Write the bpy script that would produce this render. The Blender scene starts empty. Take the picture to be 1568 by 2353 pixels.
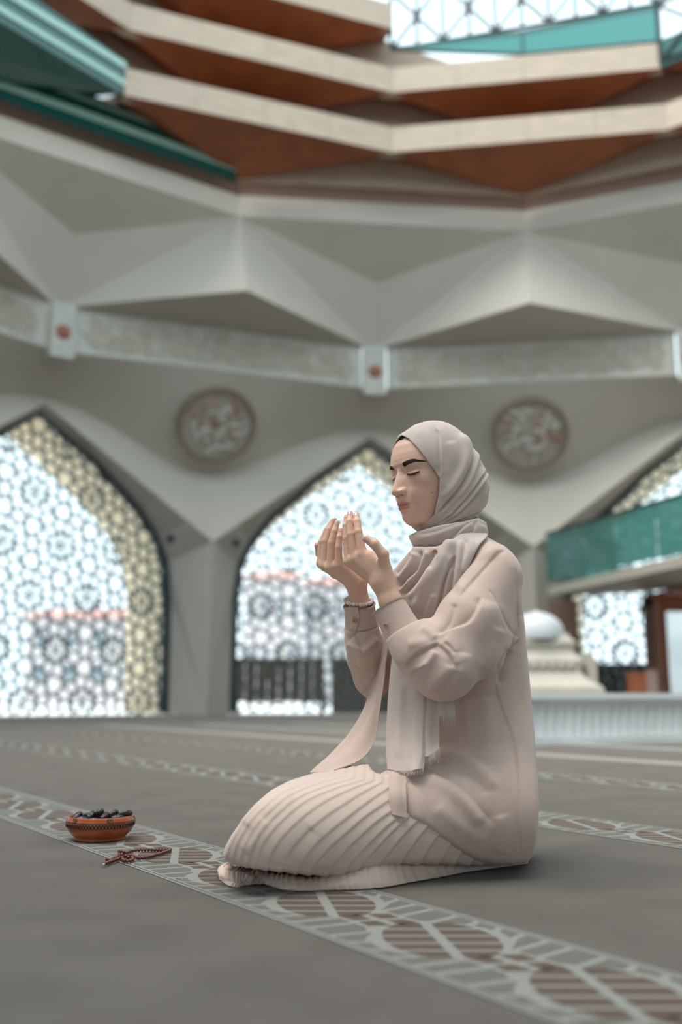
import bpy, bmesh, math, random
import numpy as np
from mathutils import Vector, Matrix

# ------------------------------------------------------------------ camera, sky, exposure
SC = bpy.context.scene
COL = SC.collection
FPX = 2288.0; HOR = 1600.0; CAMH = 0.36
TH = math.atan((HOR - 1176.5) / FPX); CT, ST = math.cos(TH), math.sin(TH)
cam_data = bpy.data.cameras.new('camera')
cam = bpy.data.objects.new('camera', cam_data); COL.objects.link(cam)
cam.location = (0, 0, CAMH)
cam.rotation_euler = (math.pi / 2 + TH, 0, 0)
cam_data.sensor_fit = 'VERTICAL'; cam_data.sensor_height = 36.0; cam_data.sensor_width = 24.0
cam_data.lens = 36.0 * FPX / 2353.0
cam_data.clip_start = 0.05; cam_data.clip_end = 400
cam_data.dof.use_dof = True
cam_data.dof.focus_distance = 2.2
cam_data.dof.aperture_fstop = 1.7
SC.camera = cam

world = bpy.data.worlds.new('world'); SC.world = world; world.use_nodes = True
wn = world.node_tree.nodes['Background']
wn.inputs[0].default_value = (0.76, 0.93, 1.0, 1); wn.inputs[1].default_value = 1.0

vs = SC.view_settings
vs.view_transform = 'Standard'; vs.look = 'None'; vs.gamma = 1.0; vs.use_curve_mapping = False
vs.exposure = 0.92

sun_data = bpy.data.lights.new('sun', 'SUN'); sun_data.energy = 2.6; sun_data.angle = math.radians(50)
sun_data.color = (1.0, 0.93, 0.86)
sun = bpy.data.objects.new('sun', sun_data); COL.objects.link(sun)
sun.rotation_euler = (math.radians(27), 0, math.radians(-55))

# ------------------------------------------------------------------ helpers
def ray(px, py):
    u = (px - 784) / FPX; v = (1176.5 - py) / FPX
    return np.array([u, CT - v * ST, ST + v * CT])
def W(px, py, Y):
    r = ray(px, py); r = r * (Y / r[1]); return np.array([r[0], Y, r[2] + CAMH])
def FL(px, py, z=0.0):
    r = ray(px, py); r = r * ((z - CAMH) / r[2]); return np.array([r[0], r[1], z])
def PROJ(P):
    P = np.asarray(P); x = P[..., 0]; y = P[..., 1]; z = P[..., 2] - CAMH
    zc = y * CT + z * ST; yc = -y * ST + z * CT
    return 784 + FPX * x / zc, 1176.5 - FPX * yc / zc

MATS = {}
def mat(name, col, rough=0.6, noise=0.0, nscale=20.0, bump=0.0, bscale=200.0, metal=0.0, attr=None, spec=0.5,
        col2=None, stretch=None, sheen=0.0, trans=0.0, sss=0.0, emit=None):
    m = bpy.data.materials.new(name); m.use_nodes = True
    nt = m.node_tree; N = nt.nodes; L = nt.links
    b = N['Principled BSDF']
    b.inputs['Roughness'].default_value = rough; b.inputs['Metallic'].default_value = metal
    b.inputs['Specular IOR Level'].default_value = spec
    c4 = (*col, 1)
    b.inputs['Base Color'].default_value = c4
    if sheen:
        b.inputs['Sheen Weight'].default_value = sheen; b.inputs['Sheen Roughness'].default_value = 0.5
    if trans: b.inputs['Transmission Weight'].default_value = trans
    if sss:
        b.inputs['Subsurface Weight'].default_value = sss
        b.inputs['Subsurface Radius'].default_value = (0.010, 0.004, 0.002)
        b.inputs['Subsurface Scale'].default_value = 1.0
    if emit:
        b.inputs['Emission Color'].default_value = (*emit[0], 1); b.inputs['Emission Strength'].default_value = emit[1]
    tc = N.new('ShaderNodeTexCoord'); mp = N.new('ShaderNodeMapping')
    L.new(tc.outputs['Object'], mp.inputs[0])
    if stretch: mp.inputs['Scale'].default_value = stretch
    src = None
    if attr:
        a = N.new('ShaderNodeAttribute'); a.attribute_name = attr; src = a.outputs['Color']
        L.new(src, b.inputs['Base Color'])
    if noise:
        nz = N.new('ShaderNodeTexNoise'); nz.inputs['Scale'].default_value = nscale; nz.inputs['Detail'].default_value = 6
        L.new(mp.outputs[0], nz.inputs['Vector'])
        mx = N.new('ShaderNodeMix'); mx.data_type = 'RGBA'
        if col2 is None: col2 = tuple(max(0, c * (1 - noise)) for c in col)
        mx.inputs[6].default_value = c4; mx.inputs[7].default_value = (*col2, 1)
        if src is not None:
            mx.blend_type = 'MULTIPLY'; L.new(src, mx.inputs[6]); mx.inputs[7].default_value = (1 - noise, 1 - noise * 1.1, 1 - noise * 1.2, 1)
        rp = N.new('ShaderNodeMapRange'); rp.inputs[1].default_value = 0.35; rp.inputs[2].default_value = 0.65
        L.new(nz.outputs['Fac'], rp.inputs[0]); L.new(rp.outputs[0], mx.inputs[0])
        L.new(mx.outputs[2], b.inputs['Base Color'])
    if bump:
        nb = N.new('ShaderNodeTexNoise'); nb.inputs['Scale'].default_value = bscale; nb.inputs['Detail'].default_value = 3
        L.new(mp.outputs[0], nb.inputs['Vector'])
        bp = N.new('ShaderNodeBump'); bp.inputs['Strength'].default_value = bump; bp.inputs['Distance'].default_value = 0.002
        L.new(nb.outputs['Fac'], bp.inputs['Height']); L.new(bp.outputs[0], b.inputs['Normal'])
    MATS[name] = m
    return m

def link(o, parent=None, label=None, cat=None, group=None, kind=None):
    COL.objects.link(o)
    if parent is not None: o.parent = parent
    if label: o['label'] = label
    if cat: o['category'] = cat
    if group: o['group'] = group
    if kind: o['kind'] = kind
    return o
def empty(name, loc=(0, 0, 0), **kw):
    o = bpy.data.objects.new(name, None); o.location = loc; o.empty_display_size = 0.1
    return link(o, **kw)
def mesh(name, V, F, m, parent=None, smooth=False, **kw):
    me = bpy.data.meshes.new(name)
    V = np.asarray(V, dtype=float)
    if parent is not None:
        V = V - np.array(parent_loc(parent))
    me.from_pydata([tuple(v) for v in V], [], [tuple(int(i) for i in f) for f in F])
    for mm in (m if isinstance(m, (list, tuple)) else [m]): me.materials.append(mm)
    if smooth: me.polygons.foreach_set('use_smooth', [True] * len(me.polygons))
    me.update()
    return link(bpy.data.objects.new(name, me), parent=parent, **kw)
def parent_loc(p):
    l = Vector((0, 0, 0))
    while p is not None: l += p.location; p = p.parent
    return l

class MB:
    """collects quads and polygons of one mesh"""
    def __init__(s): s.V = []; s.F = []
    def poly(s, pts):
        b = len(s.V); s.V += [tuple(p) for p in pts]; s.F.append(tuple(range(b, b + len(pts))))
    def add(s, V, F):
        b = len(s.V); s.V += [tuple(v) for v in V]; s.F += [tuple(i + b for i in f) for f in F]
    def box(s, lo, hi):
        x0, y0, z0 = lo; x1, y1, z1 = hi
        s.add([(x0,y0,z0),(x1,y0,z0),(x1,y1,z0),(x0,y1,z0),(x0,y0,z1),(x1,y0,z1),(x1,y1,z1),(x0,y1,z1)],
              [(0,3,2,1),(4,5,6,7),(0,1,5,4),(1,2,6,5),(2,3,7,6),(3,0,4,7)])
    def prism(s, pts, off):
        """polygon pts extruded by vector off"""
        n = len(pts); pts = [np.asarray(p, float) for p in pts]; off = np.asarray(off, float)
        V = pts + [p + off for p in pts]
        F = [tuple(range(n)), tuple(range(2 * n - 1, n - 1, -1))] + [(i, (i + 1) % n, n + (i + 1) % n, n + i) for i in range(n)]
        s.add(V, F)
    def tube(s, path, r, n=8, cap=True):
        P = [np.asarray(p, float) for p in path]; m = len(P)
        rr = r if hasattr(r, '__len__') else [r] * m
        V = []; up = np.array([0, 0, 1.0])
        for i in range(m):
            t = P[min(i + 1, m - 1)] - P[max(i - 1, 0)]; t = t / (np.linalg.norm(t) + 1e-12)
            u = up if abs(t[2]) < 0.9 else np.array([1.0, 0, 0])
            a = np.cross(t, u); a /= np.linalg.norm(a); b = np.cross(t, a)
            for j in range(n):
                w = 2 * math.pi * j / n; V.append(P[i] + rr[i] * (math.cos(w) * a + math.sin(w) * b))
        F = [(i * n + j, i * n + (j + 1) % n, (i + 1) * n + (j + 1) % n, (i + 1) * n + j) for i in range(m - 1) for j in range(n)]
        if cap: F += [tuple(range(n)), tuple(range((m - 1) * n, m * n))]
        s.add(V, F)
    def lathe(s, prof, c=(0, 0, 0), n=32):
        m = len(prof); V = [(c[0] + r * math.cos(2 * math.pi * j / n), c[1] + r * math.sin(2 * math.pi * j / n), c[2] + z) for r, z in prof for j in range(n)]
        F = [(i * n + j, i * n + (j + 1) % n, (i + 1) * n + (j + 1) % n, (i + 1) * n + j) for i in range(m - 1) for j in range(n)]
        s.add(V, F)
    def build(s, name, m, parent=None, smooth=False, **kw): return mesh(name, s.V, s.F, m, parent, smooth, **kw)

def catmull(P, n):
    P = np.asarray(P, float); m = len(P)
    Q = np.vstack([2 * P[0] - P[1], P, 2 * P[-1] - P[-2]]); out = []
    for t in np.linspace(0, m - 1, n):
        i = min(int(t), m - 2); u = t - i; a, b, c_, d = Q[i:i + 4]
        out.append(0.5 * ((2 * b) + (-a + c_) * u + (2 * a - 5 * b + 4 * c_ - d) * u * u + (-a + 3 * b - 3 * c_ + d) * u ** 3))
    return np.array(out)
def rnd(seed): return random.Random(seed)
# ------------------------------------------------------------------ materials of the place
M_plaster = mat('plaster', (0.54, 0.495, 0.435), 0.85, noise=0.05, nscale=1.2)
M_stone = mat('carved_stone', (0.58, 0.56, 0.51), 0.85, noise=0.10, nscale=4)
M_relief = mat('relief_tan', (0.52, 0.455, 0.36), 0.8)
M_reliefw = mat('relief_white', (0.56, 0.54, 0.49), 0.8)
M_red = mat('terracotta', (0.33, 0.13, 0.08), 0.6)
M_medrim = mat('medallion_rim', (0.26, 0.20, 0.15), 0.7)
M_med = mat('medallion_ground', (0.44, 0.39, 0.33), 0.8, noise=0.2, nscale=3)
M_frame = mat('dark_metal', (0.02, 0.035, 0.035), 0.5)
M_lattice = mat('lattice_metal', (0.025, 0.06, 0.06), 0.45)
M_reveal = mat('outer_reveal', (0.86, 0.73, 0.53), 0.8)
M_wood = mat('pale_timber', (0.52, 0.41, 0.315), 0.5, noise=0.18, nscale=3.0, stretch=(1, 1, 6))
M_wood2 = mat('orange_timber', (0.33, 0.090, 0.024), 0.55, noise=0.25, nscale=2.0)
M_green = mat('green_glass_dark', (0.01, 0.10, 0.085), 0.08, spec=0.8)
M_greenl = mat('green_glass', (0.06, 0.30, 0.27), 0.05, trans=0.6)
M_glass = mat('rail_glass', (0.11, 0.31, 0.275), 0.1, trans=0.6)
M_reflection = mat('pale_green_glass_reflection', (0.36, 0.58, 0.50), 0.15, spec=0.8)  # opaque pale colour standing in for reflections on the dark green glass
M_marble = mat('white_marble', (0.66, 0.69, 0.70), 0.45, noise=0.06, nscale=5)
M_cream = mat('cream_marble', (0.42, 0.395, 0.335), 0.55, noise=0.08, nscale=4)
M_door = mat('red_wood', (0.46, 0.15, 0.07), 0.45, noise=0.2, nscale=5)
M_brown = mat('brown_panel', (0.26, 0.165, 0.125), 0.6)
M_black = mat('black_plastic', (0.02, 0.02, 0.02), 0.5)
M_hedge = mat('outdoor_dark_timber', (0.035, 0.026, 0.018), 0.8, noise=0.4, nscale=3)
M_pave = mat('outdoor_paving', (0.62, 0.64, 0.64), 0.8)
M_bld = mat('outdoor_render', (0.55, 0.52, 0.52), 0.8)
M_bldroof = mat('outdoor_roof', (0.55, 0.30, 0.26), 0.8)
M_pane = mat('outdoor_pane', (0.2, 0.24, 0.27), 0.2)

# ------------------------------------------------------------------ the round hall: twelve bays about one centre
CX, CY, PHI, AL = 1.959, 7.424, 0.110, math.pi / 6
def PT(k, r, z):
    a = PHI - k * AL
    return np.array([CX - r * math.sin(a), CY + r * math.cos(a), z])
RW = 12.60
def PW(k, t, z, n=0.0):
    """bay k, t metres to the right of its window's centre, n metres outwards"""
    a = PHI - k * AL
    nx, ny = -math.sin(a), math.cos(a); tx, ty = math.cos(a), math.sin(a)
    return np.array([CX + (RW + n) * nx + t * tx, CY + (RW + n) * ny + t * ty, z])

# floor: carpet disc reaching the wall
mb = MB(); ring = [PT(k, 13.6, 0) for k in np.arange(-6, 6, 0.5)]
mb.poly([(p[0], p[1], 0) for p in ring][::-1]); floor = mb.build('floor', None, kind='structure')
def carpet(name, c1, c2, bump=0.5):
    m = mat(name, c1, 0.95, noise=0.3, nscale=350, col2=c2, bump=bump, bscale=900, spec=0.15, sheen=0.15)
    return m
M_carpet = mat('carpet_grey', (0.128, 0.108, 0.093), 0.95, noise=0.3, nscale=5, col2=(0.103, 0.086, 0.074), bump=0.8, bscale=700, spec=0.1, sheen=0.2)
M_cline = carpet('carpet_line', (0.27, 0.265, 0.24), (0.23, 0.225, 0.205))
M_cbrown = carpet('carpet_brown', (0.112, 0.070, 0.055), (0.09, 0.056, 0.044))
M_cgrey = carpet('carpet_cell_grey', (0.145, 0.135, 0.118), (0.12, 0.112, 0.10))
floor.data.materials.clear(); floor.data.materials.append(M_carpet)

BD = np.array([math.cos(math.radians(-56.5)), math.sin(math.radians(-56.5))]); BN = np.array([-BD[1], BD[0]])
def band(base, s0, s1, detail, w=0.283, per=0.321, ph=0.0):
    """woven border: pale ground, leaf chain of brown cells down the middle, grey cells outside"""
    V = []; F = []; MI = []
    def q(s, t, z): p = base + BD * s + BN * (t * w); return (p[0], p[1], z)
    def poly(pts, z, mi):
        b = len(V); V.extend(q(s, t, z) for s, t in pts); F.append(tuple(range(b, b + len(pts)))); MI.append(mi)
    poly([(s0, -.5), (s1, -.5), (s1, .5), (s0, .5)], 0.0012, 0)
    def hw(x):
        x = x - math.floor(x)
        d = abs(x - .5) * 2
        return 0.135 + 0.205 * max(0.0, 1 - (d / 0.64) ** 2.2) ** 0.75 if d < 0.64 else 0.135
    if detail:
        n0, n1 = int(math.floor((s0 - ph) / per)), int(math.ceil((s1 - ph) / per))
        g = 0.014
        def wpoly(c, pts, z, mi):
            poly([(c[0] + float(np.dot(q_, BD)), c[1] + float(np.dot(q_, BN)) / w) for q_ in pts], z, mi)
        ey = np.linspace(.112, -.112, 6)
        for n in range(n0, n1):
            sc, sn = (n + .51) * per + ph, (n + 1.01) * per + ph
            if sc - .14 < s0 or sn + .1 > s1: continue
            xo = lambda y: .086 * math.sqrt(max(0, 1 - (y / .122) ** 2))
            for i in range(5):
                y0, y1 = ey[i] - .0055, ey[i + 1] + .0055; ym = (y0 + y1) / 2
                for sd in (-1, 1):
                    pts = [(.009, y0), (max(.02, xo(y0)), y0), (max(.02, xo(ym)), ym), (max(.02, xo(y1)), y1), (.009, y1)]
                    wpoly((sc, 0), [np.array([sd * x - .14 * y, y]) for x, y in pts], 0.0016, 1)
            for si in (-1, 1):
                for ti in (-1, 1):
                    wpoly((sn, 0), [si * x * BD + ti * y * BN + .35 * ti * y * BD for x, y in ((.007, .008), (.047, .008), (.040, .040), (.007, .036))], 0.0016, 1)
            oc = [0.0, 0.2, 0.36, 0.525, 0.69, 0.85]
            for i in range(len(oc)):
                a = oc[i]; b = oc[i + 1] if i + 1 < len(oc) else 1.0
                A, B = (n + a) * per + ph, (n + b) * per + ph
                if A < s0 or B > s1: continue
                for sd in (-1, 1):
                    m = (a + b) / 2
                    pts = [(A + .008, sd * (hw(a) + .036)), ((A + B) / 2, sd * (hw(m) + .036)), (B - .008, sd * (hw(b) + .036)), (B - .008 - .012, sd * .437), (A + .008 - .012, sd * .437)]
                    if hw(m) + .05 > .437: continue
                    
                    poly(pts, 0.0016, 2)
    # hairline between the two edge lines
    for sd in (-1, 1): poly([(s0, sd * .462), (s1, sd * .462), (s1, sd * .474), (s0, sd * .474)], 0.0016, 3)
    o = mesh('carpet_border', V, F, [M_cline, M_cbrown, M_cgrey, M_carpet], floor)
    o.data.polygons.foreach_set('material_index', MI)
    return o
b0 = (FL(500, 2066)[:2] + BN * 0.1415)
ph0 = float(np.dot(FL(1024, 2161)[:2] - b0, BD)) - 0.525 * 0.321
band(b0, -9.0, 3.0, True, ph=ph0)
g2 = (FL(1240, 1882)[:2]); off2 = float(np.dot(g2 - b0, BN))
for j in range(1, 10): band(b0 + BN * off2 * j, -12.0 + j * 0.4, 6.5 - j * .2, j <= 2, ph=0.1 * j)

# ---- one bay of wall
WIN = [(0.0, 5.50), (1.10, 4.72), (2.02, 3.92), (2.42, 3.42), (2.66, 2.95), (2.74, 2.2), (2.76, 0.03)]
def side_name(k): return {-2: 'far_left', -1: 'left', 0: 'front', 1: 'right', 2: 'far_right', -3: 'side_left', 3: 'side_right', -4: 'rear_left', 4: 'rear_right', -5: 'back_left', 5: 'back_right', 6: 'back'}[k]
def quadstrip(mb, A, B):
    for i in range(len(A) - 1): mb.poly([A[i], A[i + 1], B[i + 1], B[i]])
def voronoi_cells(pts, inside_poly):
    out = []
    P = np.array(pts)
    for i, p in enumerate(P):
        poly = [p + np.array(d) * 0.45 for d in ((-1, -1), (1, -1), (1, 1), (-1, 1))]
        d2 = ((P - p) ** 2).sum(1); idx = np.argsort(d2)[1:22]
        for j in idx:
            if d2[j] > 0.9: break
            m = (p + P[j]) / 2; n = P[j] - p; new = []
            for a, b in zip(poly, poly[1:] + poly[:1]):
                da, db = np.dot(a - m, n), np.dot(b - m, n)
                if da <= 0: new.append(a)
                if (da < 0) != (db < 0): new.append(a + (b - a) * (da / (da - db)))
            poly = new
            if len(poly) < 3: break
        if len(poly) >= 3: out.append((p, poly))
    return out
def in_poly(p, poly):
    c = False; n = len(poly)
    for i in range(n):
        (x0, y0), (x1, y1) = poly[i], poly[(i + 1) % n]
        if (y0 > p[1]) != (y1 > p[1]) and p[0] < x0 + (p[1] - y0) / (y1 - y0) * (x1 - x0): c = not c
    return c
OUT2D = [(-t, z) for t, z in WIN[::-1]] + [(t, z) for t, z in WIN[1:]]
def lattice_mesh():
    """pierced star screen: rings of round holes about a triangular net of nodes, as one plate with depth"""
    a = 1.08; pts = []
    for i in range(-6, 7):
        for j in range(-2, 9):
            c = np.array([a * (i + 0.5 * (j % 2)), 0.25 + a * 0.866 * j])
            for n, r, o in ((6, .135, .5), (12, .345, .25)):
                for q in range(n):
                    w = 2 * math.pi * (q + o) / n; pts.append(tuple(c + r * np.array([math.cos(w), math.sin(w)])))
            for q in range(3):
                w = 2 * math.pi * q / 6; pts.append(tuple(c + a / 2 * np.array([math.cos(w), math.sin(w)])))
            for q in range(2):
                w = math.pi / 6 + math.pi / 3 * q + math.pi / 3; pts.append(tuple(c + a / math.sqrt(3) * np.array([math.cos(w), math.sin(w)])))
    P = []
    for p in pts:
        if all((p[0] - q[0]) ** 2 + (p[1] - q[1]) ** 2 > 0.0130 for q in P): P.append(p)
    P = [p for p in P if in_poly(p, [(x * 1.12, z * 1.06 - .15) for x, z in OUT2D])]
    V = []; F = []
    for p, poly in voronoi_cells(P, OUT2D):
        if not in_poly(p, OUT2D): continue
        n = 14
        inr = 0.85
        # hole: cell shrunk and rounded
        cen = sum(poly) / len(poly)
        ang = [2 * math.pi * q / n for q in range(n)]
        def rad(w):
            d = np.array([math.cos(w), math.sin(w)]); best = 9
            for A, B in zip(poly, poly[1:] + poly[:1]):
                e = B - A; nn = np.array([e[1], -e[0]]); den = nn @ d
                if abs(den) > 1e-9:
                    tt = (nn @ (A - cen)) / den
                    if tt > 0: best = min(best, tt)
            return best
        R = np.array([rad(w) for w in ang]); rmin = min(R)
        H = np.minimum(R * inr, 0.5 * R * inr + 0.5 * rmin * 1.02)
        b = len(V)
        for w, r1, r2 in zip(ang, R, H):
            d = np.array([math.cos(w), math.sin(w)])
            o_, h_ = cen + d * r1, cen + d * r2
            V += [(o_[0], o_[1], 0), (h_[0], h_[1], 0), (h_[0], h_[1], .07)]
        for q in range(n):
            a0, a1 = b + 3 * q, b + 3 * ((q + 1) % n)
            F += [(a0, a1, a1 + 1, a0 + 1), (a0 + 1, a1 + 1, a1 + 2, a0 + 2)]
    return V, F
LAT = lattice_mesh()

BAYS = [-2, -1, 0, 1, 2]
HID = [-3, 3, -4, 4, -5, 5, 6]      # behind the camera: plain bays that close the hall
for k in BAYS + HID:
    wl = empty('wall_' + side_name(k), PT(k, 12.4, 0), kind='structure')
    if k in HID:
        A0, A1 = PT(k - .5, 11.95 * 1.0, 6.38), PT(k + .5, 11.95, 6.38)
        mb = MB(); f0 = (PT(k - 1, 11.9, 6.38) + PT(k, 11.9, 6.38)) / 2; f1 = (PT(k + 1, 11.9, 6.38) + PT(k, 11.9, 6.38)) / 2
        for a, b in ((f0, PT(k, 11.9, 6.38)), (PT(k, 11.9, 6.38), f1)): mb.poly([a, b, b + [0, 0, .9], a + [0, 0, .9]])
        mb.build('frieze_slab', M_stone, wl)
        mb = MB(); mb.prism([PT(k - .5, 10.625, 9.2), PT(k + .5, 10.625, 9.2), PT(k + .5, 11, 9.2), PT(k - .5, 11, 9.2)], (0, 0, .52)); mb.build('ring_beam', M_plaster, wl)
    # window
    n_ = k + 3 if k in BAYS else 20 + HID.index(k)
    wd = empty('window_%d' % n_, PW(k, 0, 0), kind='structure')
    mb = MB()
    Lo = [PW(k, t, z, -.04) for t, z in OUT2D]; Li = [PW(k, t * .955, z * .978 - .01 + .03, -.04) for t, z in OUT2D]
    Lo2 = [PW(k, t, z, .10) for t, z in OUT2D]; Li2 = [PW(k, t * .955, z * .978 + .02, .10) for t, z in OUT2D]
    quadstrip(mb, Lo, Li); quadstrip(mb, Li, Li2); quadstrip(mb, Lo2, Lo)
    mb.build('frame', M_frame, wd)
    if k == -2: lat0 = mesh('lattice_screen', [PW(k, v[0], v[1], .02 + v[2]) for v in LAT[0]], LAT[1], M_lattice, wd)
    else:
        o = bpy.data.objects.new('lattice_screen', lat0.data); link(o, parent=wd)
        ctr = Vector((CX, CY, 0)); rot = Matrix.Rotation(-(k + 2) * AL, 4, 'Z')
        o.matrix_basis = Matrix.Translation(-wd.location) @ Matrix.Translation(ctr) @ rot @ Matrix.Translation(-ctr) @ Matrix.Translation(lat0.parent.location)
    mb = MB(); R2 = [PW(k, t * 1.0, z, 2.0) for t, z in OUT2D]; quadstrip(mb, Lo2, R2)
    mb.build('outer_reveal', M_reveal, wd)
    # ridges of the arch
    for sd in (-1, 1):
        ap = PT(k, 12.42, 5.60); waist = PT(k + .5 * sd, 12.10, 3.25)
        def vl(u): return ap * (1 - u) + waist * u
        us = [0, .33, .66, .85, 1.0]
        # spandrel: from the ridge back to the window frame
        E = [PW(k, sd * t, z, -.04) for t, z in WIN]
        mb = MB(); V_ = [vl(u) for u in us]
        quadstrip(mb, V_, E[:5])
        mb.build('spandrel', M_plaster, wl)
        # half pillar
        base = PT(k + .5 * sd, 12.25, 0.0)
        mb = MB(); mb.poly([waist, E[4], E[5], E[6], PW(k, sd * 2.76, 0, -.04), base])
        mb.build('pillar', M_plaster, wl)
        # white arch band between the wavy crease and the ridge
        n = 14; top = []; bot = []
        for i in range(n + 1):
            u = i / n; kk = k + .5 * sd * u
            z = 4.76 + (5.84 - 4.76) * (0.5 + 0.5 * math.cos(math.pi * u)) ** 0.92
            r = 12.78
            chord = math.cos(.5 * AL) / math.cos((.5 - .5 * u) * AL) if False else 1.0
            top.append(PT(kk, r, z)); bot.append(vl(u))
        mb = MB(); quadstrip(mb, top, bot); mb.build('arch_band', M_plaster, wl, smooth=True)
        # shaded cove between the crease and the frieze
        fr = []
        for i in range(n + 1):
            u = i / n; A_, B_ = PT(k, 11.85, 6.40), (PT(k, 11.85, 6.40) + PT(k + sd, 11.85, 6.40)) / 2
            fr.append(A_ * (1 - u) + B_ * u)
        mb = MB(); quadstrip(mb, fr, top); mb.build('cove', M_plaster, wl, smooth=True)
        # upper zone: chevron (leans back), valley, and soffit under the chevron
        Fp = PT(k, 11.93, 7.27); Rv = PT(k + .5 * sd, 10.625, 9.20); No = PT(k + .5 * sd, 10.05, 7.50)
        fm = (PT(k, 11.93, 7.27) + PT(k + sd, 11.93, 7.27)) / 2
        mb = MB(); mb.poly([Rv, Fp, No]); mb.build('chevron', M_plaster, wl)
        mb = MB(); mb.poly([No, Fp, fm]); mb.build('chevron_soffit', M_plaster, wl)
        S = PT(k, 11.30, 8.45); Rm = (PT(k + .5, 10.625, 9.20) + PT(k - .5, 10.625, 9.20)) / 2
        mb = MB(); mb.poly([Rv, S, Fp]); mb.poly([Rv, Rm, S]); mb.build('valley', M_plaster, wl)
    # foot kerb
    mb = MB(); mb.prism([PW(k, -3.2, 0, -.25), PW(k, 3.2, 0, -.25), PW(k, 3.2, 0, .0), PW(k, -3.2, 0, .0)], (0, 0, .03)); mb.build('kerb', M_plaster, wl)

# ring beam (white) with its dark shadow gap above
for i, k in enumerate(BAYS):
    A0, A1 = PT(k - .5, 10.625, 9.2), PT(k + .5, 10.625, 9.2); B0, B1 = PT(k - .5, 11.0, 9.2), PT(k + .5, 11.0, 9.2)
    up = np.array([0, 0, .52])
    t = empty('trim_%d' % (i + 1), A0, kind='structure')
    B0, B1 = PT(k - .5, 11.2, 9.2), PT(k + .5, 11.2, 9.2); U0, U1 = PT(k - .5, 10.86, 9.74), PT(k + .5, 10.86, 9.74)
    mb = MB(); mb.add([A0, A1, B1, B0, U0, U1, B1 + up, B0 + up], [(0, 3, 2, 1), (4, 5, 6, 7), (0, 1, 5, 4), (1, 2, 6, 5), (2, 3, 7, 6), (3, 0, 4, 7)]); mb.build('ring_beam', M_plaster, t)
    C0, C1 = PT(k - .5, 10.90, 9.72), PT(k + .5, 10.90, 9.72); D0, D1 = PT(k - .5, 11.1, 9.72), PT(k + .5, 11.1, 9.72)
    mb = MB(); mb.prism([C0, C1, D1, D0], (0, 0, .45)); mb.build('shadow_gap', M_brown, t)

# carved frieze: one straight length from window axis to window axis
def squiggle(rg, x0, x1, z0, z1, n, wv):
    """interlaced raised strokes, illegible at this distance"""
    out = []
    for i in range(n):
        x = x0 + (x1 - x0) * (i + rg.random()) / n; kind = rg.random()
        h = z1 - z0
        if kind < .45: pts = [(x, z0 + h * rg.uniform(.05, .2)), (x + rg.uniform(-.03, .03), z0 + h * rg.uniform(.75, .97))]
        elif kind < .8:
            w = rg.uniform(.15, .4); zc = z0 + h * rg.uniform(.2, .6)
            pts = [(x - w / 2 + w * j / 6, zc - math.sin(math.pi * j / 6) * h * rg.uniform(.12, .2)) for j in range(7)]
        else:
            r = rg.uniform(.05, .1); zc = z0 + h * rg.uniform(.3, .8)
            pts = [(x + r * math.cos(j * 1.0), zc + r * math.sin(j * 1.0)) for j in range(6)]
        out.append((pts, rg.uniform(.014, .03) * wv))
    return out
def nrm_(v): return v / np.linalg.norm(v)
for i, k in enumerate((-2, -1, 0, 1)):
    A0, A1 = PT(k, 11.85, 6.40), PT(k + 1, 11.85, 6.40); B0, B1 = PT(k, 12.1, 6.40), PT(k + 1, 12.1, 6.40)
    e_ = nrm_(A1 - A0); A0, A1, B0, B1 = A0 + e_ * .27, A1 - e_ * .27, B0 + e_ * .33, B1 - e_ * .33
    desc = ['carved pale stone frieze length at the far left edge above the arches', 'carved pale stone frieze length left of the left pendant block',
            'long carved pale stone frieze length between the two pendant blocks', 'carved pale stone frieze length right of the pendant block above her head'][i]
    t = empty('calligraphy_frieze', A0, label=desc, cat='frieze', group='carved frieze lengths')
    mb = MB(); mb.prism([A0, A1, B1, B0], (0, 0, .87)); mb.build('slab', M_stone, t)
    e = (A1 - A0); ln = np.linalg.norm(e); e = e / ln; nn = np.array([e[1], -e[0], 0])
    if nn @ (A0 - np.array([CX, CY, 6.4])) > 0: nn = -nn
    rg = rnd(50 + i); m1 = MB(); m2 = MB()
    for pts, w in squiggle(rg, .25, ln - .25, .08, .80, 330, .55):
        (m1 if rg.random() < .62 else m2).tube([A0 + e * x + np.array([0, 0, z]) + nn * .012 for x, z in pts], w, 5)
    m1.build('relief_strokes', M_relief, t, kind='stuff'); m2.build('relief_strokes', M_reliefw, t, kind='stuff')
    for z in (.02, .83):
        mb = MB(); mb.prism([A0 + nn * .03 + [0, 0, z], A1 + nn * .03 + [0, 0, z], A1 + [0, 0, z], A0 + [0, 0, z]], (0, 0, .035)); mb.build('edge_moulding', M_stone, t)
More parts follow.
